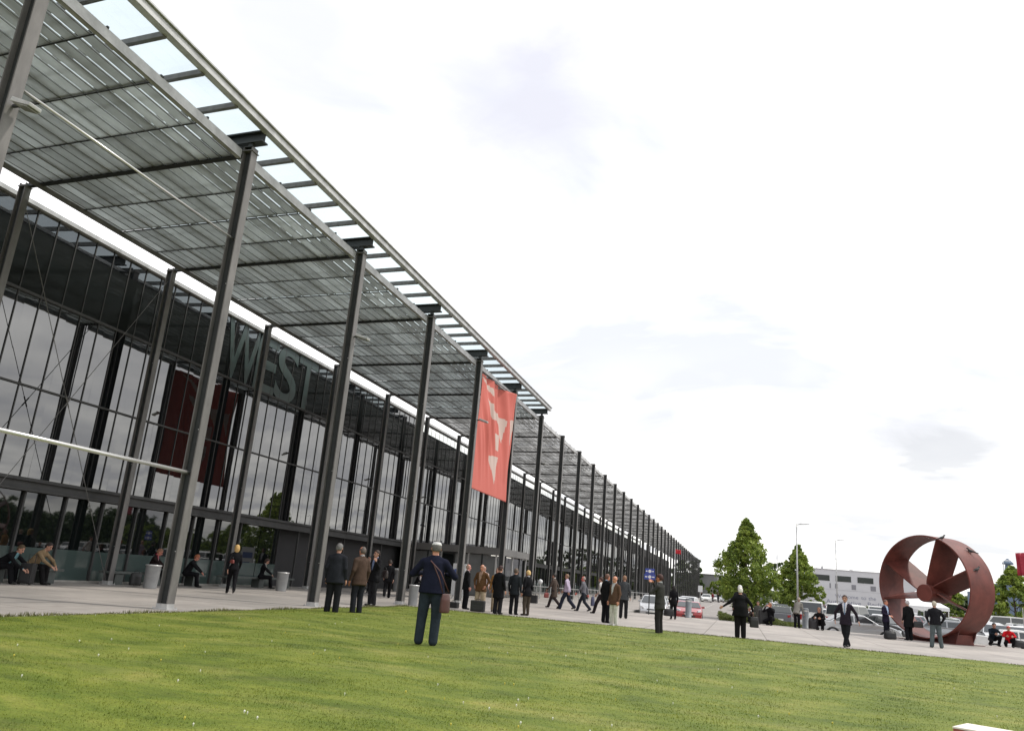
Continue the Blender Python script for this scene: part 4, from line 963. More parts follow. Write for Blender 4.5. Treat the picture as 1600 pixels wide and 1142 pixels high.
    for sd_ in (-1, 1):
        so = neck-dirv*.075+xd*sh*sd_; el = so+AR[sd_][0]; wr = so+AR[sd_][1]; dd_ = (wr-el)/np.linalg.norm(wr-el)
        upv = xd*sd_ if abs(dd_[0]) < .8 else v3(0, -1, 0)
        if pose in ('sit', 'front', 'photo', 'elbows'): upv = v3(.5*sd_, -.3, .8)
        parts.append(hand(wr+dd_*.02, dd_, upv, .45 if pose not in ('photo', 'phone') else .8, -sd_))
    # head
    hc = hb+hd/np.linalg.norm(hd)*.085+v3(0, .012, .0)
    H_ = SDF(); hz_ = hd/np.linalg.norm(hd); hx = v3(math.cos(turn), math.sin(turn), 0); hx = hx-hz_*(hx@hz_); hx /= np.linalg.norm(hx); hy_ = np.cross(hz_, hx); AX = np.stack([hx, hy_, hz_])
    def hp(a, b_, c): return hc+hx*a+hy_*b_+hz_*c
    H_.ell(hp(0, -.012, .035), (.073, .090, .085), SKIN, .02, AX); H_.ell(hp(0, .022, -.035), (.055, .062, .075), SKIN, .03, AX)
    H_.cone(hp(0, .085, .012), hp(0, .104, -.018), .009, .014, SKIN, .012)
    for sd_ in (-1, 1): H_.ell(hp(.075*sd_, -.005, .0), (.012, .022, .032), SKIN, .005, AX)
    H_.ell(hp(0, .078, -.075), (.022, .014, .014), SKIN, .012, AX)
    H_.cone(hc-hz_*.05, hb-hz_*.03, .052, .054, SKIN, .02)
    Vh, Fh, Lh = H_.mesh(hc-.15, hc+.15, .0105)
    rel = (Vh-hc)@AX.T
    for sd_ in (-1, 1):
        Lh[(np.abs(rel[:, 0]-.030*sd_) < .014) & (np.abs(rel[:, 2]-.010) < .008) & (rel[:, 1] > .05)] = DARK
        Lh[(np.abs(rel[:, 0]-.030*sd_) < .017) & (np.abs(rel[:, 2]-.030) < .005) & (rel[:, 1] > .05)] = DARK
    Lh[(np.abs(rel[:, 0]) < .024) & (np.abs(rel[:, 2]+.052) < .007) & (rel[:, 1] > .05)] = LIP
    parts.append((Vh, Fh, Lh))
    off = 0; VV = []; FF = []; MI = []
    for V_, F_, L_ in parts:
        F_ = F_[(F_ >= 0).all(1)]; VV.append(V_); FF.append(F_+off); MI.append(L_[F_[:, 0]]); off += len(V_)
    hs = 1.07; VV[-1] = hc+(VV[-1]-hc)*hs
    VV = np.concatenate(VV)*k; FF = np.concatenate(FF); MI = np.concatenate(MI)
    ms = [skin_m(skin), cmat(top), cmat(bot), mat('shoe_%d' % int(shoe[0]*999), shoe, .4), cmat(shirt or WHITE), cmat(tie or NAVY), mat('eye_dark', (.02, .015, .012), .4), mat('lip', (.30, .11, .09), .5)]
    npmesh('body', VV, FF, ms, root, True, mi=MI)
    # hair or cap
    Hh = SDF(); 
    if htype != 'bald':
        r_ = {'short': .006, 'long': .012, 'thin': .003}.get(htype, .006)
        Hh.ell(hp(0, -.014, .040), (.077+r_, .092+r_, .088+r_), 0, .0, AX)
        Hh.ell(hp(0, -.045, .0), (.070+r_, .062+r_, .075+r_), 0, .02, AX)
        if htype == 'long': Hh.ell(hp(0, -.04, -.04), (.085, .065, .11), 0, .03, AX)
        Vh, Fh, _ = Hh.mesh(hc-.19, hc+.19, .012)
        rel = (Vh-hc)@AX.T
        keep = ~((rel[:, 1] > .02+.9*np.maximum(0, rel[:, 2]-.03)) & (rel[:, 2] < .085)) & (rel[:, 2] > (-.052 if htype != 'long' else -.2))
        if htype == 'short': keep &= ~((rel[:, 1] > -.02) & (rel[:, 2] < -.01))
        if htype == 'thin': keep &= ~((rel[:, 2] > .07) & (rel[:, 1] > -.05)) & ~((rel[:, 1] > -.01) & (rel[:, 2] < .0))
        Fh = Fh[(Fh >= 0).all(1)]; Fh = Fh[keep[Fh].all(1)]
        if len(Fh): npmesh('hair', (hc+(Vh-hc)*1.07)*k, Fh, mat('hair_%d_%d' % (int(hair[0]*255), int(hair[2]*255)), hair, .7, 0, 30, .3, .3), root, True)
    if htype == 'cap' or htype == 'darkcap':
        Ch = SDF(); Ch.ell(hp(0, -.010, .055), (.084, .102, .072), 0, 0, AX); Vh, Fh, _ = Ch.mesh(hc-.19, hc+.19, .011); rel = (Vh-hc)@AX.T
        Fh = Fh[(Fh >= 0).all(1)]; Fh = Fh[(rel[Fh][:, :, 2] > .045).all(1)]; cm = mat('cap_'+htype, (.55, .55, .54) if htype == 'cap' else (.03, .012, .012), .8)
        c_ = npmesh('cap', (hc+(Vh-hc)*1.07)*k, Fh, cm, root, True)
        b = MB(); pts = []
        for a in np.linspace(-1.25, 1.25, 9): pts.append(hp(.085*math.sin(a), .075*math.cos(a)+.0, .052)*k)
        for a in np.linspace(1.25, -1.25, 9): pts.append(hp(.085*math.sin(a), .075*math.cos(a)+.085*math.cos(a), .040)*k)
        n_ = 9; b.add(pts, [(i, i+1, 2*n_-2-i, 2*n_-1-i) for i in range(n_-1)]); o = b.build('peak', cm, c_); so_ = o.modifiers.new('t', 'SOLIDIFY'); so_.thickness = .006
    root['_n'] = 0; del root['_n']
    return root
def soft_bag(label, x, y, z, w_, d_, h_, c, rz=0, strap=None, cat='bag', group=None, name='bag', handle=True):
    t = thing(name, label, cat, (x, y, z), R(rz), group)
    s = SDF(); s.torso((0, 0, .04), (0, 0, h_-.04), (1, 0, 0), [(0, w_/2, d_/2), (.15, w_/2*1.03, d_/2*1.05), (.7, w_/2, d_/2*.9), (1, w_/2*.86, d_/2*.5)], 0); V, F, _ = s.mesh((-w_*.6, -d_*.75, 0), (w_*.6, d_*.75, h_+.03), max(.012, w_/26))
    F = F[(F >= 0).all(1)]; V[:, 2] = np.maximum(V[:, 2], .0); npmesh('pouch', V, F, mat('leather_%d' % int(sum(c)*999), c, .5, 0, 8, .15), t, True)
    if handle:
        b = MB(); b.tube([(w_*.2*math.cos(a), 0, h_-.03+.09*math.sin(a)) for a in np.linspace(0, math.pi, 9)], .009, 6); b.build('handle', black_m, t, True)
    if strap: b = MB(); b.tube([p for p in strap], .011, 6); b.build('strap', mat('strap_%d' % int(sum(c)*999), c, .6), t, True)
    return t
def case(label, x, y, w_, d_, h_, rz=0, c=(.012, .012, .013), trolley=True, z=0):
    t = thing('suitcase', label, 'suitcase', (x, y, z), R(rz))
    b = MB(); b.box(-w_/2, w_/2, -d_/2, d_/2, .04, h_); b.build('shell', mat('case_%d' % int(c[0]*999), c, .55, 0, 12, .2, .2), t, bevel=.03)
    b = MB(); b.box(-w_/2+.05, w_/2-.05, -d_/2-.02, -d_/2, .10, h_*.6); b.build('pocket', black_m, t, bevel=.01)
    if trolley:
        for s_ in (-1, 1):
            b = MB(); b.tube([(s_*w_*.4, -d_*.3, .035), (s_*w_*.4+.03*s_, -d_*.3, .035)], .035, 10); b.build('wheel', rubber, t)
        b = MB(); b.tube([(-.1, d_*.35, h_), (-.1, d_*.35, h_+.25), (.1, d_*.35, h_+.25), (.1, d_*.35, h_)], .01, 6); b.build('handle', black_m, t)
    else:
        b = MB(); b.tube([(-.09, 0, h_), (-.07, 0, h_+.05), (.07, 0, h_+.05), (.09, 0, h_)], .012, 6); b.build('handle', black_m, t)
    return t

# ------------------------------------------------------------------ cars
def paint(name, c, metal=.0):
    m = mat('paint_'+name, c, .32, metal); m.node_tree.nodes['Principled BSDF'].inputs['Coat Weight'].default_value = .8; m.node_tree.nodes['Principled BSDF'].inputs['Coat Roughness'].default_value = .05; return m
PAINT = {'silver': paint('silver', (.46, .47, .48), .45), 'white': paint('white', (.72, .72, .70)), 'dark grey': paint('darkgrey', (.06, .063, .068), .3), 'black': paint('black', (.012, .012, .014)),
         'red': paint('red', (.33, .014, .016)), 'blue': paint('blue', (.035, .06, .17), .2), 'light grey': paint('lightgrey', (.30, .31, .32), .4), 'green': paint('green', (.02, .06, .04), .2), 'maroon': paint('maroon', (.16, .02, .025), .2)}
trim_m = mat('car_trim', (.02, .02, .021), .5)
KINDS_ = {  # L, W, H, belt, deck, hood, yr (rear belt), yrr (roof rear), yff (roof front), yf (windscreen foot)
    'saloon': (4.65, 1.80, 1.44, .95, 1.00, .84, -1.55, -.85, .35, 1.15), 'hatchback': (4.05, 1.74, 1.48, .96, .98, .86, -1.88, -1.45, .30, 1.05), 'estate': (4.6, 1.80, 1.48, .96, .98, .86, -2.15, -1.75, .35, 1.15),
    'van': (4.75, 1.92, 1.98, 1.08, 1.1, .98, -2.28, -2.12, 1.0, 1.75), 'sports car': (4.35, 1.84, 1.27, .86, .92, .74, -1.55, -.55, .25, 1.05), 'off-roader': (4.6, 1.9, 1.75, 1.08, 1.1, 1.0, -2.2, -1.95, .35, 1.15)}
car_cache = {}
def car_pieces(kind):
    L_, W_, H_, bz, dk, hdz, yr, yrr, yff, yf = KINDS_[kind]; out = []
    wb = L_*.29; wr = .33 if kind != 'van' else .35; ar = wr+.05
    poly = [(-L_/2+.06, .24), (-L_/2, .42), (-L_/2+.02, .62), (-L_/2+.07, dk-.06), (-L_/2+.16, dk), (yr, bz), (yf, bz), ((yf+L_/2)/2, hdz+.03), (L_/2-.30, hdz-.06), (L_/2-.07, .62), (L_/2, .46), (L_/2-.05, .22)]
    for cy in (wb+.08, -wb-.02):
        poly.append((cy+ar, .20))
        for a in range(20, 180, 20): poly.append((cy+ar*math.cos(R(a)), max(.20, .30+ar*math.sin(R(a))-.05)))
        poly.append((cy-ar, .20))
    hw = lambda y, z: W_/2*(1-.13*(abs(y)/(L_/2))**4)*(1-.03*abs(z-.6))
    n = len(poly); b = MB(); v = [(-hw(y, z), y, z) for y, z in poly]+[(hw(y, z), y, z) for y, z in poly]
    b.add(v, [tuple(range(n)), tuple(range(2*n-1, n-1, -1))]+[(i, i+n, (i+1) % n+n, (i+1) % n) for i in range(n)]); out.append(('body', b, 'P', None, .045))
    k0, k1 = W_/2*.95, W_/2*.74 if kind != 'van' else W_/2*.86
    rf = [(yr, bz-.02), (yrr, H_-.06), ((yrr+yff)/2, H_), (yff, H_-.05), (yf, bz-.02)]; wz = lambda z: k0+(k1-k0)*(z-bz)/(H_-bz)
    b = MB(); n = 5; v = [(-wz(z), y, z) for y, z in rf]+[(wz(z), y, z) for y, z in rf]
    b.add(v, [tuple(range(n)), tuple(range(2*n-1, n-1, -1))]+[(i, i+n, (i+1) % n+n, (i+1) % n) for i in range(n)]); out.append(('cabin', b, 'P', None, .04))
    def slab(b, pts, off):
        pts = [Vector(p) for p in pts]; nn = (pts[1]-pts[0]).cross(pts[2]-pts[1]).normalized()*off; m = len(pts)
        b.add([p+nn for p in pts]+[p-nn*.5 for p in pts], [tuple(range(m)), tuple(range(2*m-1, m-1, -1))]+[(i, i+m, (i+1) % m+m, (i+1) % m) for i in range(m)])
    def lerp(a, c, q): return (a[0]+(c[0]-a[0])*q, a[1]+(c[1]-a[1])*q)
    for nm, A_, B_, sg in (('windscreen', (yf, bz), (yff, H_-.05), 1), ('rear_window', (yr, bz), (yrr, H_-.06), -1)):
        a = lerp(A_, B_, .06 if nm == 'windscreen' or kind in ('saloon', 'sports car') else .12); c = lerp(A_, B_, .93); b = MB()
        q = [(-wz(a[1])+.07, a[0], a[1]), (wz(a[1])-.07, a[0], a[1]), (wz(c[1])-.06, c[0], c[1]), (-wz(c[1])+.06, c[0], c[1])]
        if sg > 0: q = q[::-1]
        slab(b, q, .012); out.append((nm, b, 'G', None, 0))
    for s_ in (-1, 1):
        z0, z1 = bz+.04, H_-.13; ya = lerp((yr, bz), (yrr, H_-.06), .3)[0]; y0a = yr+(yrr-yr)*(z0-bz)/(H_-.06-bz)+.12; y0b = yr+(yrr-yr)*(z1-bz)/(H_-.06-bz)+.16
        y1a = yf+(yff-yf)*(z0-bz)/(H_-.05-bz)-.14; y1b = yf+(yff-yf)*(z1-bz)/(H_-.05-bz)-.10; mid = (y0b+y1b)/2
        b = MB()
        for (pa, pb, qa, qb) in ((y0a, y0b, mid-.04, mid-.04), (mid+.04, mid+.04, y1a, y1b)):
            q = [(s_*wz(z0), pa, z0), (s_*wz(z0), qa, z0), (s_*wz(z1), qb, z1), (s_*wz(z1), pb, z1)]
            if s_ < 0: q = q[::-1]
            slab(b, q, .010)
        out.append(('side_window', b, 'G', None, 0))
    for cy in (wb+.08, -wb-.02):
        for s_ in (-1, 1):
            b = MB(); x0 = s_*(W_/2-.24); x1 = s_*(W_/2-.02)
            b.tube([(x0, cy, wr), (x0+s_*.02, cy, wr), (x1-s_*.02, cy, wr), (x1, cy, wr)], [wr*.9, wr, wr, wr*.93], 20); out.append(('wheel', b, 'T', None, 0))
            b = MB(); b.tube([(x1, cy, wr), (x1+s_*.008, cy, wr)], [wr*.66, wr*.6], 16)
            for q in range(5): a = q*2*math.pi/5; b.bar((x1+s_*.012, cy+.05*math.cos(a), wr+.05*math.sin(a)), (x1+s_*.012, cy+wr*.6*math.cos(a), wr+wr*.6*math.sin(a)), .05, .012, up=(1, 0, 0))
            out.append(('rim', b, 'R', 'wheel', 0))
    for s_ in (-1, 1):
        b = MB(); yh = L_/2-.12; b.bar((s_*(W_/2-.36), yh+.09, .665), (s_*(W_/2-.14), yh-.08, .70), .10, .13); out.append(('headlight', b, 'H', None, .02))
        b = MB(); yt = -L_/2+.045; b.bar((s_*(W_/2-.36), yt-.02, .78), (s_*(W_/2-.13), yt+.05, .80), .07, .14 if kind != 'van' else .4); out.append(('tail_light', b, 'L', None, .015))
        b = MB(); b.bar((s_*(W_/2-.06), yf-.32, bz+.06), (s_*(W_/2+.12), yf-.34, bz+.07), .10, .12); out.append(('mirror', b, 'P', None, .02))
    b = MB(); b.box(-.42, .42, L_/2-.03, L_/2+.012, .30, .40); b.box(-.36, .36, L_/2-.10, L_/2-.035, .50, .61); out.append(('grille', b, 'K', None, .01))
    b = MB(); b.box(-.26, .26, L_/2+.006, L_/2+.022, .41, .52); out.append(('number_plate', b, 'N', None, 0))
    b = MB(); b.box(-.26, .26, -L_/2-.012, -L_/2+.03, .47, .58); out.append(('number_plate', b, 'N', None, 0))
    b = MB(); b.box(-W_/2+.16, W_/2-.16, -L_/2+.25, L_/2-.25, .16, .28); out.append(('underbody', b, 'K', None, 0))
    return out
def bev(me_src, mats, w_):
    o = bpy.data.objects.new('tmp', me_src); COL.objects.link(o); m = o.modifiers.new('b', 'BEVEL'); m.width = w_; m.segments = 2; m.limit_method = 'ANGLE'; m.angle_limit = R(30)
    bpy.context.view_layer.update(); me = bpy.data.meshes.new_from_object(o.evaluated_get(bpy.context.evaluated_depsgraph_get())); bpy.data.objects.remove(o); return me
def car(kind, colr, x, y, rz, label, group='parked cars', lite=False, lights=False, z=None):
    key = (kind, colr, lite); mm = {'P': PAINT[colr], 'G': car_glass, 'T': rubber, 'R': rim_m, 'H': lamp_glass, 'L': red_lamp, 'K': trim_m, 'N': plate_m}
    name = 'parked_'+('van' if kind == 'van' else 'car')
    z = gz(x, y) if z is None else z
    if key not in car_cache:
        ps = car_pieces(kind)
        if lite:
            ks = list(mm); b = MB()
            for nm, q, c, par, bv in ps: b.add(q.v, q.f, ks.index(c))
            me = bev(b.mesh('car', [mm[c] for c in ks]), None, .03); car_cache[key] = me
        else: car_cache[key] = [(nm, bev(q.mesh(nm, mm[c], smooth=False), None, bv) if bv else q.mesh(nm, mm[c], smooth=(c in 'T')), par) for nm, q, c, par, bv in ps]
    if lite:
        o = link(name, car_cache[key]); o.location = (x, y, z); o.rotation_euler = (0, 0, R(rz)); return tag(o, label, 'van' if kind == 'van' else 'car', group)
    root = thing(name, label, 'van' if kind == 'van' else 'car', (x, y, z), R(rz), group); last = {}
    for nm, me, par in car_cache[key]:
        o = link(nm, me, last[par] if par else root); last[nm] = o
    return root
car('saloon', 'silver', -6.25+.9, 52.3+1.6, 183, 'silver saloon facing us at the kerb behind the blue sign', z=-.42)
car('estate', 'light grey', -6.0, 63.0, 183, 'light grey estate directly behind the silver saloon at the kerb')
car('sports car', 'red', -3.35, 57.0, 184, 'red sports car facing us behind the grey bollard', z=-.46)
car('saloon', 'white', -4.6, 67.5, 182, 'white saloon queueing behind the red sports car')
car('hatchback', 'silver', -4.6, 77, 174, 'silver hatchback further back in the queue behind the red sports car')
car('saloon', 'white', -5.93, 157, 178, 'small white car driving towards us far down the road', lite=True)
car('estate', 'dark grey', 3.1, 64.3, -8, 'dark grey estate seen from behind between the trees', z=-.5)
car('van', 'white', 5.33, 67.1, -6, 'white van with large dark rear window behind the second bollard')
car('saloon', 'white', 7.4, 75, 6, 'white saloon with a pale roof between the two white vans')
car('van', 'white', 7.9, 65.5, -28, 'white van angled behind the man in the open jacket')
car('saloon', 'silver', 6.35, 50.6, -84, 'silver saloon parked side on behind the man in the open jacket', z=-.5)
car('saloon', 'dark grey', 9.3, 58.0, -150, 'dark grey saloon left of the red ring')
car('saloon', 'silver', 10.2, 66, 175, 'silver saloon facing us, just left of the ring')
car('estate', 'light grey', 13.9, 60.5, -100, 'light grey estate seen through the lower half of the red ring')
car('estate', 'silver', 16.0, 60.0, 172, 'silver estate facing us right of the red ring', z=-.5)
car('saloon', 'white', 18.4, 63.5, 170, 'white saloon next to the silver estate at the right edge')
car('saloon', 'white', 14.9, 51.4, -96, 'white saloon whose bonnet shows below the thin pale post', z=-.62)
car('hatchback', 'black', 18.6, 57.3, 168, 'black hatchback cut off by the right edge of the picture')
car('van', 'white', 25.5, 92.5, 80, 'long white van side on among the parked rows at the right edge', lite=True)
car('van', 'maroon', 29.5, 100, 160, 'maroon van roof at the right edge behind the long white van', lite=True)
r_ = random.Random(21); cols = ['silver', 'white', 'silver', 'white', 'silver', 'light grey', 'white', 'dark grey', 'blue', 'silver', 'white', 'white', 'black', 'dark grey', 'red', 'silver', 'maroon']
kinds = ['saloon', 'estate', 'hatchback', 'saloon', 'estate', 'off-roader']
wn = ['first', 'second', 'third', 'fourth', 'fifth', 'sixth', 'seventh', 'eighth', 'ninth', 'tenth', 'eleventh', 'twelfth', 'thirteenth', 'fourteenth', 'fifteenth', 'sixteenth', 'seventeenth', 'eighteenth', 'nineteenth', 'twentieth']
for rn, (y, x0, x1, dx) in (('nearest full', (72, 10.5, 34, 2.75)), ('second', (81, 1.0, 37, 2.8)), ('third', (92, .5, 41, 2.9)), ('fourth', (104, 0, 45, 3.0)), ('fifth', (116, 1, 51, 3.1))):
    x = x0; i = 0
    while x < x1:
        if not (16 < x < 22 and rn == 'third') and not (abs(x-26) < 3.4 and rn == 'third') and r_.random() > .02:
            kd = r_.choice(kinds); cl_ = r_.choice(cols)
            if r_.random() < .10: kd = 'van'; cl_ = 'white'
            car(kd, cl_, x+r_.uniform(-.12, .12), y+r_.uniform(-.4, .4), r_.choice([0, 180])+r_.uniform(-2, 2), '%s %s, %s from the left in the %s row of the car park' % (cl_, kd, wn[i], rn), 'cars in the car park rows', lite=True)
            i += 1
        x += dx
for i, (x, y) in enumerate(((-4.8, 172), (-2.6, 180), (-.4, 171), (1.4, 165), (2.2, 150), (-5.6, 196), (-3.4, 198), (.0, 196), (-1.6, 188), (3.4, 140))):
    car(['saloon', 'hatchback', 'estate'][i % 3], ['white', 'silver', 'dark grey', 'silver', 'white'][i % 5], x, y, 176, '%s car in the far cluster down the road, number %s from the left' % (['white', 'silver', 'dark grey', 'silver', 'white'][i % 5], wn[i]), 'cars far down the road', lite=True)
# cars across the forecourt, mirrored in the lower glass
for i, (x, y, c) in enumerate(((26, 30, 'white'), (26.5, 33, 'silver'), (27, 36, 'white'), (28, 42, 'dark grey'), (29, 45, 'white'), (25, 21, 'silver'))):
    car('saloon', c, x, y, 80, '%s car across the forecourt mirrored in the glass, %s along' % (c, wn[i]), 'cars mirrored in the hall glass', lite=True)

# ------------------------------------------------------------------ bins and benches
def bin_(x, y, h, r, label, lid=False):
    t = thing('litter_bin', label, 'bin', (x, y, 0)); m = mat('bin_grey', (.30, .31, .32), .45, .3, 5, .12)
    b = MB(); b.lathe([(r*.84, 0), (r*.86, .02), (r*.97, h-.06), (r, h-.05), (r, h), (r*.9, h), (r*.88, h-.1), (.02, h-.1)], n=24); b.build('drum', m, t, True)
    b = MB(); b.lathe([(r*1.02, h-.045), (r*1.05, h-.03), (r*1.02, h-.005)], n=24); b.build('rim', alu, t, True)
    if lid: b = MB(); b.lathe([(r*1.12, h), (r*1.16, h+.03), (r*1.1, h+.08), (.05, h+.10)], n=24); b.build('lid', white_m, t, True)
bin_(-19.6, 23.6, .80, .26, 'pale grey round bin in front of the bespectacled seated man')
bin_(-19.2, 31.3, .80, .26, 'pale grey round bin beside the seated woman')
bin_(-20.3, 46.2, 1.28, .30, 'tall grey bin with a white lid beside a front column', True)
bin_(-12.4, 29.9, .78, .2, 'small grey bin at the lawn edge behind the man in the cap', False)
def bench(y0, y1, label):
    t = thing('bench', label, 'bench', (-21.35, y0, 0), 0, 'low benches along the glass'); m = mat('bench_green', (.075, .085, .08), .6, 0, 5, .15)
    b = MB(); b.box(-.25, .25, 0, y1-y0, .38, .46); b.build('seat', m, t, bevel=.01)
    for q in (.1, .5, .9): b = MB(); yy = (y1-y0)*q; b.box(-.2, .2, yy-.2, yy+.2, 0, .38); b.build('support', m, t)
bench(16.6, 21.3, 'low dark bench carrying the man in tan and the man in black'); bench(23.3, 28.6, 'low dark bench behind the bespectacled man'); bench(30.0, 35.5, 'low dark bench behind the seated woman at the bin')

# ------------------------------------------------------------------ everybody
RED_BR = (.22, .05, .04)
person('man in white cap and navy jacket with brown shoulder bag, alone on the lawn', -5.37, 13.80, 14, 1.80, 'elbows', NAVY, (.028, .038, .05), hair=(.09, .085, .08), htype='cap', jacket='blouson', girth=1.22, skin=(.48, .22, .14), z=.055, res=.015, turn=.25)
bgl = soft_bag('brown leather shoulder bag hanging at the right hip of the man in the cap', -5.04, 13.66, .60, .28, .12, .40, (.06, .018, .014), rz=80, handle=False, strap=[(0, .07, .38), (-.02, .16, .62), (-.06, .30, .88), (-.10, .33, .92), (-.03, .14, .74), (.05, -.02, .40)])
person('grey haired man in charcoal suit with his back to us beside the second column', -10.62, 19.96, 8, 1.84, 'stand', (.022, .024, .030), (.016, .017, .02), hair=(.13, .125, .12), jacket='jacket', girth=1.25, z=.02)
person('bald man in brown leather jacket beside the man in the charcoal suit', -10.28, 20.75, 62, 1.83, 'stand', (.085, .055, .042), (.02, .022, .028), shirt=(.35, .33, .33), hair=(.10, .08, .07), htype='thin', jacket='jacket', girth=1.08, skin=(.50, .20, .12), z=.01)
person('man in black suit and scarf raising one hand beside the lawn', -12.5, 26.4, 150, 1.90, 'phone', BLACK, (.022, .022, .025), shirt=(.16, .2, .32), hair=(.03, .015, .01))
soft_bag('black shoulder bag behind the man raising his hand', -12.18, 26.55, .95, .36, .18, .34, (.03, .02, .02), rz=-40)
person('dark figure walking behind the man raising his hand', -15.5, 34.2, 20, 1.72, 'walk', BLACK, BLACK)
person('dark suited man standing in the entrance beyond the bald man', -18.9, 39.0, 190, 1.85, 'stand', (.02, .012, .012), BLACK, shirt=(.4, .4, .42))
soft_bag('big black travel bag hanging beside the entrance figure', -18.35, 37.3, .18, .62, .3, .44, (.006, .006, .006), rz=20)
person('seated man bent forward in black suit at the far left', -21.0, 18.75, -72, 1.76, 'sit', BLACK, BLACK, shirt=(.16, .30, .34), hair=(.07, .045, .02), lean=(0, .95, .75))
person('seated man in tan jacket looking down at his hands', -21.0, 19.85, -72, 1.80, 'sit', TAN, (.016, .015, .016), hair=(.02, .012, .01), jacket='blouson', lean=(0, .6, .8))
case('black trolley case standing between the two seated men at the far left', -20.35, 19.2, .38, .26, .62, 20)
person('seated man in glasses with a name badge behind the first bin', -20.95, 25.1, -60, 1.78, 'sit', (.022, .015, .014), BLACK, shirt=(.25, .03, .05), tie=(.5, .5, .5), hair=(.2, .1, .06), skin=(.45, .17, .12), lean=(0, .2, 1))
soft_bag('black bag on the ground left of the first bin', -20.5, 23.9, 0, .4, .26, .5, (.01, .01, .01), rz=60)
person('seated person with reddish hair half hidden by the first column', -21.1, 27.3, -60, 1.70, 'sit', BLACK, BLACK, hair=(.28, .09, .04), skin=(.45, .2, .13))
person('blonde woman in black walking along the paving with a red bag', -17.35, 25.0, 40, 1.72, 'walk2', BLACK, BLACK, hair=(.52, .33, .12), htype='long', jacket='blouson', female=True)
soft_bag('dark red handbag carried by the blonde woman', -17.32, 24.78, 1.02, .26, .12, .2, RED_BR, rz=-30, handle=True)
person('seated woman in black holding a cup beside the second bin', -21.0, 32.4, -60, 1.72, 'sit', BLACK, BLACK, shirt=(.4, .38, .36), hair=(.03, .012, .008), htype='long', female=True, lean=(0, .15, 1))
person('seated person in black with something white on the lap, near the lobby', -18.9, 45.8, -100, 1.72, 'sit', BLACK, BLACK, hair=(.25, .1, .05), shirt=(.45, .4, .4))
person('man in black suit with pink face facing right beside the black cases', -10.55, 30.85, -55, 1.72, 'stand', BLACK, BLACK, shirt=(.5, .38, .38), hair=(.3, .2, .15), htype='thin', skin=(.52, .22, .17), girth=1.1)
person('man in pale pink shirt behind the man in black suit', -11.5, 36.0, 200, 1.76, 'stand', (.52, .40, .38), (.35, .29, .23), hair=(.45, .4, .35), jacket='shirt', htype='thin')
person('man in brown jacket and beige trousers with a black case at his feet', -9.62, 29.9, 170, 1.74, 'pockets', (.13, .068, .032), (.36, .29, .20), hair=(.33, .3, .28), htype='thin', girth=1.18, skin=(.48, .22, .16), shirt=(.3, .2, .15))
person('woman in ochre jacket just right of the man in the brown jacket', -9.35, 31.1, 190, 1.66, 'stand', (.26, .13, .04), (.36, .29, .2), hair=(.2, .12, .06))
case('large black pilot case on the paving in front of the brown jacket', -9.36, 28.9, .52, .28, .44, 5, trolley=False)
case('small black briefcase lying left of the pilot case', -10.75, 30.1, .42, .2, .26, -10, trolley=False)
person('man in dark cap and long black coat with his back to us', -8.72, 29.3, -20, 1.74, 'stand', (.012, .012, .014), (.02, .022, .026), htype='darkcap', jacket='coat', girth=1.12, hair=(.05, .02, .015))
person('man in dark grey suit between the cap wearer and the blonde woman', -8.32, 30.1, -10, 1.70, 'stand', (.024, .028, .033), (.015, .015, .018), hair=(.10, .07, .05))
person('woman with short blonde hair in black jacket holding white papers', -7.86, 30.3, 60, 1.66, 'stand', BLACK, (.075, .06, .045), shirt=(.5, .5, .52), hair=(.62, .42, .18), female=True, girth=1.1)
person('man in black fleece with a white stripe beside the front column', -12.2, 46.9, 160, 1.80, 'stand', BLACK, BLACK, hair=(.12, .09, .07), shirt=(.5, .5, .5))
case('black rucksack shaped case at the foot of the column by the lobby', -11.55, 46.2, .4, .3, .5, 0, trolley=False)
person('walking man in long brown coat with dark red briefcase', -9.45, 42.1, 80, 1.78, 'walk', (.10, .075, .062), (.05, .04, .04), shirt=(.5, .47, .45), hair=(.02, .015, .012), jacket='coat')
soft_bag('dark red briefcase carried by the man in the brown coat', -9.75, 41.6, .46, .42, .14, .34, (.16, .03, .025), rz=70)
person('heavy man in lavender shirt walking left', -8.6, 41.4, 84, 1.80, 'walk2', (.42, .36, .46), (.03, .035, .055), hair=(.2, .13, .08), htype='thin', jacket='shirt', girth=1.3)
person('man in grey shirt walking left with a red faced profile', -7.6, 40.7, 84, 1.74, 'walk', (.17, .17, .19), (.03, .035, .045), hair=(.35, .28, .25), htype='thin', jacket='shirt', skin=(.6, .15, .12))
person('man in white short sleeved shirt with long stride walking left', -6.5, 39.5, 84, 1.76, 'walk2', (.55, .54, .52), (.025, .02, .022), hair=(.05, .025, .015), jacket='shirt', girth=1.1, sleeve=False)
soft_bag('dark blue bag between the grey shirt and the white shirt', -7.35, 42.0, .25, .4, .16, .55, (.03, .035, .08), rz=80)
person('tall man in black suit with his head bowed towards the brown jacket', -4.85, 30.6, -40, 1.76, 'stand', (.010, .010, .011), BLACK, shirt=(.3, .4, .55), hair=(.12, .06, .04), skin=(.5, .25, .18))
person('bald man in brown blazer and white trousers facing left', -4.25, 28.75, 140, 1.68, 'stand', (.13, .075, .05), (.58, .57, .52), shirt=(.5, .5, .5), hair=(.4, .3, .25), htype='bald', shoe=(.5, .5, .48), skin=(.55, .25, .16), girth=1.1)
person('man in grey suit behind the brown blazer, back to us', -5.0, 36.6, 0, 1.84, 'stand', (.07, .075, .08), (.02, .02, .022), hair=(.22, .12, .07))
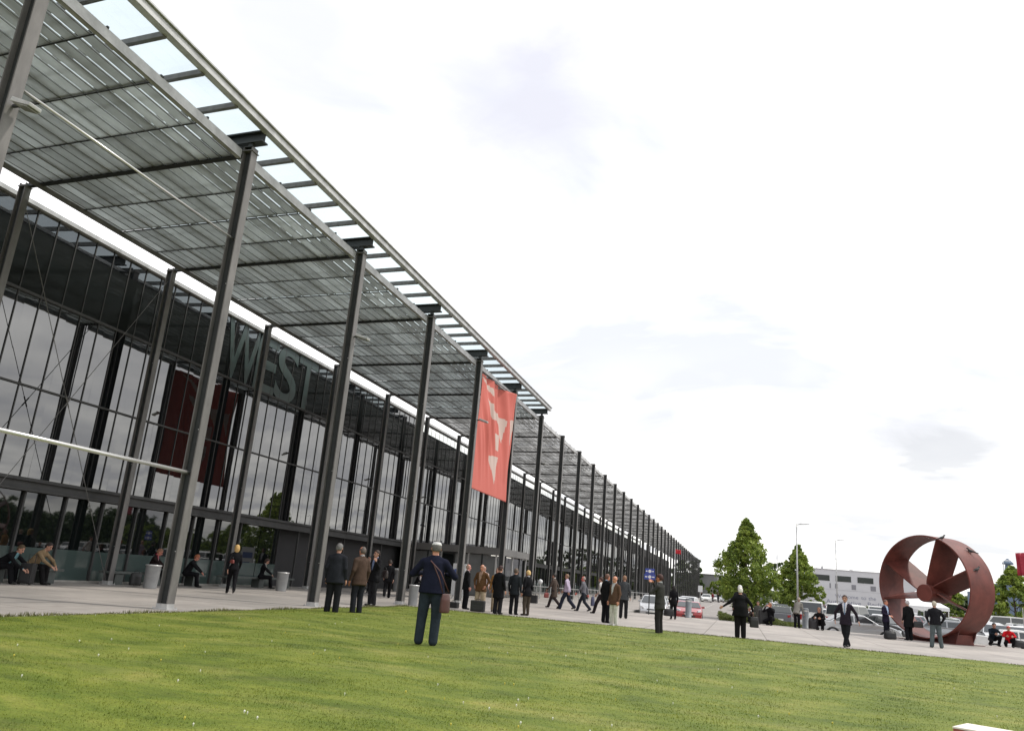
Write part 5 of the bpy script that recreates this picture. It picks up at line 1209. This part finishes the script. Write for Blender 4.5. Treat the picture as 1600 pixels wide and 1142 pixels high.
person('man in dark grey suit photographing with both hands at his face', -2.36, 25.4, 72, 1.80, 'photo', (.050, .050, .047), (.030, .028, .028), shirt=(.4, .42, .42), hair=(.045, .012, .008), skin=(.5, .24, .17), res=.018)
person('woman in black with a shoulder bag, half hidden by the photographing man', -3.2, 41.8, 20, 1.62, 'stand', BLACK, BLACK, hair=(.01, .008, .008), htype='long', female=True)
soft_bag('black shoulder bag of the half hidden woman', -3.35, 41.0, .12, .5, .24, .42, (.006, .006, .007), rz=0)
person('heavy white haired man in black seen from behind, arms away from his sides', .03, 28.9, 8, 1.63, 'spread', (.009, .009, .010), (.012, .011, .012), hair=(.62, .60, .55), htype='short', girth=1.45, jacket='jacket', shoe=(.03, .01, .01), skin=(.42, .18, .14))
person('white haired person just beyond the heavy man in black', .02, 35.5, 5, 1.80, 'stand', (.02, .02, .02), (.02, .02, .02), hair=(.62, .62, .6))
soft_bag('black bag held in the right hand of the heavy man', .48, 29.0, .34, .30, .14, .42, (.008, .008, .008), rz=20)
person('crouching photographer in black in front of the dark estate', 1.65, 46.4, 150, 1.78, 'crouch', BLACK, BLACK, hair=(.25, .12, .06), skin=(.5, .26, .18), arms=(((-.1, .2, -.12), (.08, .3, .10)), ((.1, .2, -.12), (-.08, .3, .10))), lean=(0, .15, 1))
person('person with patterned jacket standing left of the crouching photographer', 1.05, 50.0, 170, 1.68, 'stand', (.09, .09, .08), (.02, .02, .02), hair=(.05, .04, .03), z=-.5)
person('second person in dark clothes beside the patterned jacket', .75, 46.6, 100, 1.30, 'crouch', (.03, .02, .02), BLACK, hair=(.15, .08, .05))
case('big black trolley case left of the crouching photographer', 1.25, 46.5, .5, .3, .78, 10)
person('bent person in grey top and black trousers left of the second bollard', 2.95, 46.3, -30, 1.62, 'stand', (.20, .19, .17), BLACK, hair=(.3, .25, .2), lean=(0, .5, .9))
person('person sitting on the ground in black right of the second bollard', 4.15, 46.3, 160, 1.80, 'crouch', (.012, .010, .014), BLACK, hair=(.22, .10, .05), girth=1.2)
soft_bag('black rucksack on the ground by the crouching person', 3.75, 46.0, 0, .5, .35, .62, (.012, .010, .012), rz=10)
person('man striding towards us in open dark jacket, white shirt and blue tie', 3.44, 29.65, 165, 1.66, 'cross', (.030, .022, .034), (.018, .017, .02), shirt=(.55, .53, .60), tie=(.16, .22, .36), hair=(.04, .02, .015), skin=(.42, .20, .13), res=.018, arms=(((-.14, -.06, -.27), (-.22, -.02, -.50)), ((.14, -.06, -.27), (.16, -.08, -.50))))
person('man in dark suit and blue shirt with a round black bag at his feet', 6.62, 41.9, -130, 1.74, 'front', (.020, .016, .035), (.012, .012, .02), shirt=(.3, .38, .52), hair=(.12, .06, .045), skin=(.5, .25, .19))
soft_bag('round black travel bag at the feet of the man in the blue shirt', 6.72, 41.5, 0, .52, .36, .42, (.006, .006, .007), rz=10, handle=True)
person('white haired man in long black coat holding a black briefcase', 7.75, 42.8, 30, 1.80, 'stand', (.010, .010, .011), (.012, .012, .014), hair=(.45, .42, .42), jacket='coat', girth=1.15)
soft_bag('black briefcase in the right hand of the man in the long coat', 8.15, 42.7, .58, .44, .14, .36, (.008, .008, .009), rz=10)
person('man in black jacket and grey jeans standing with legs apart before the ring', 7.62, 36.6, 5, 1.78, 'pockets', (.014, .014, .018), (.11, .135, .14), hair=(.42, .38, .3), jacket='blouson', girth=1.12, shoe=(.04, .04, .04), res=.018)
person('person in red top sitting on the ground right of the sculpture', 12.9, 46.3, 170, 1.6, 'crouch', (.50, .012, .018), BLACK, hair=(.45, .03, .03), girth=1.1)
soft_bag('black bag on the ground beside the person in red', 13.25, 46.0, 0, .5, .3, .42, (.01, .01, .01))
person('dark dressed person crouching between sculpture and red top', 12.25, 46.6, 190, 1.75, 'crouch', (.012, .02, .03), BLACK, hair=(.02, .02, .02))
person('distant dark figure crossing the road, left of the pair', -7.2, 165, 170, 1.8, 'walk', BLACK, BLACK, res=.04); person('distant dark figure crossing the road, middle one', -5.1, 166, 150, 1.8, 'walk2', (.2, .02, .03), BLACK, res=.04)
person('distant dark figure with outstretched arms crossing the road', -4.1, 167, 190, 1.8, 'walk', BLACK, BLACK, res=.04, arms=(((-.25, 0, -.1), (-.5, 0, -.2)), ((.25, 0, -.1), (.5, 0, -.2))))
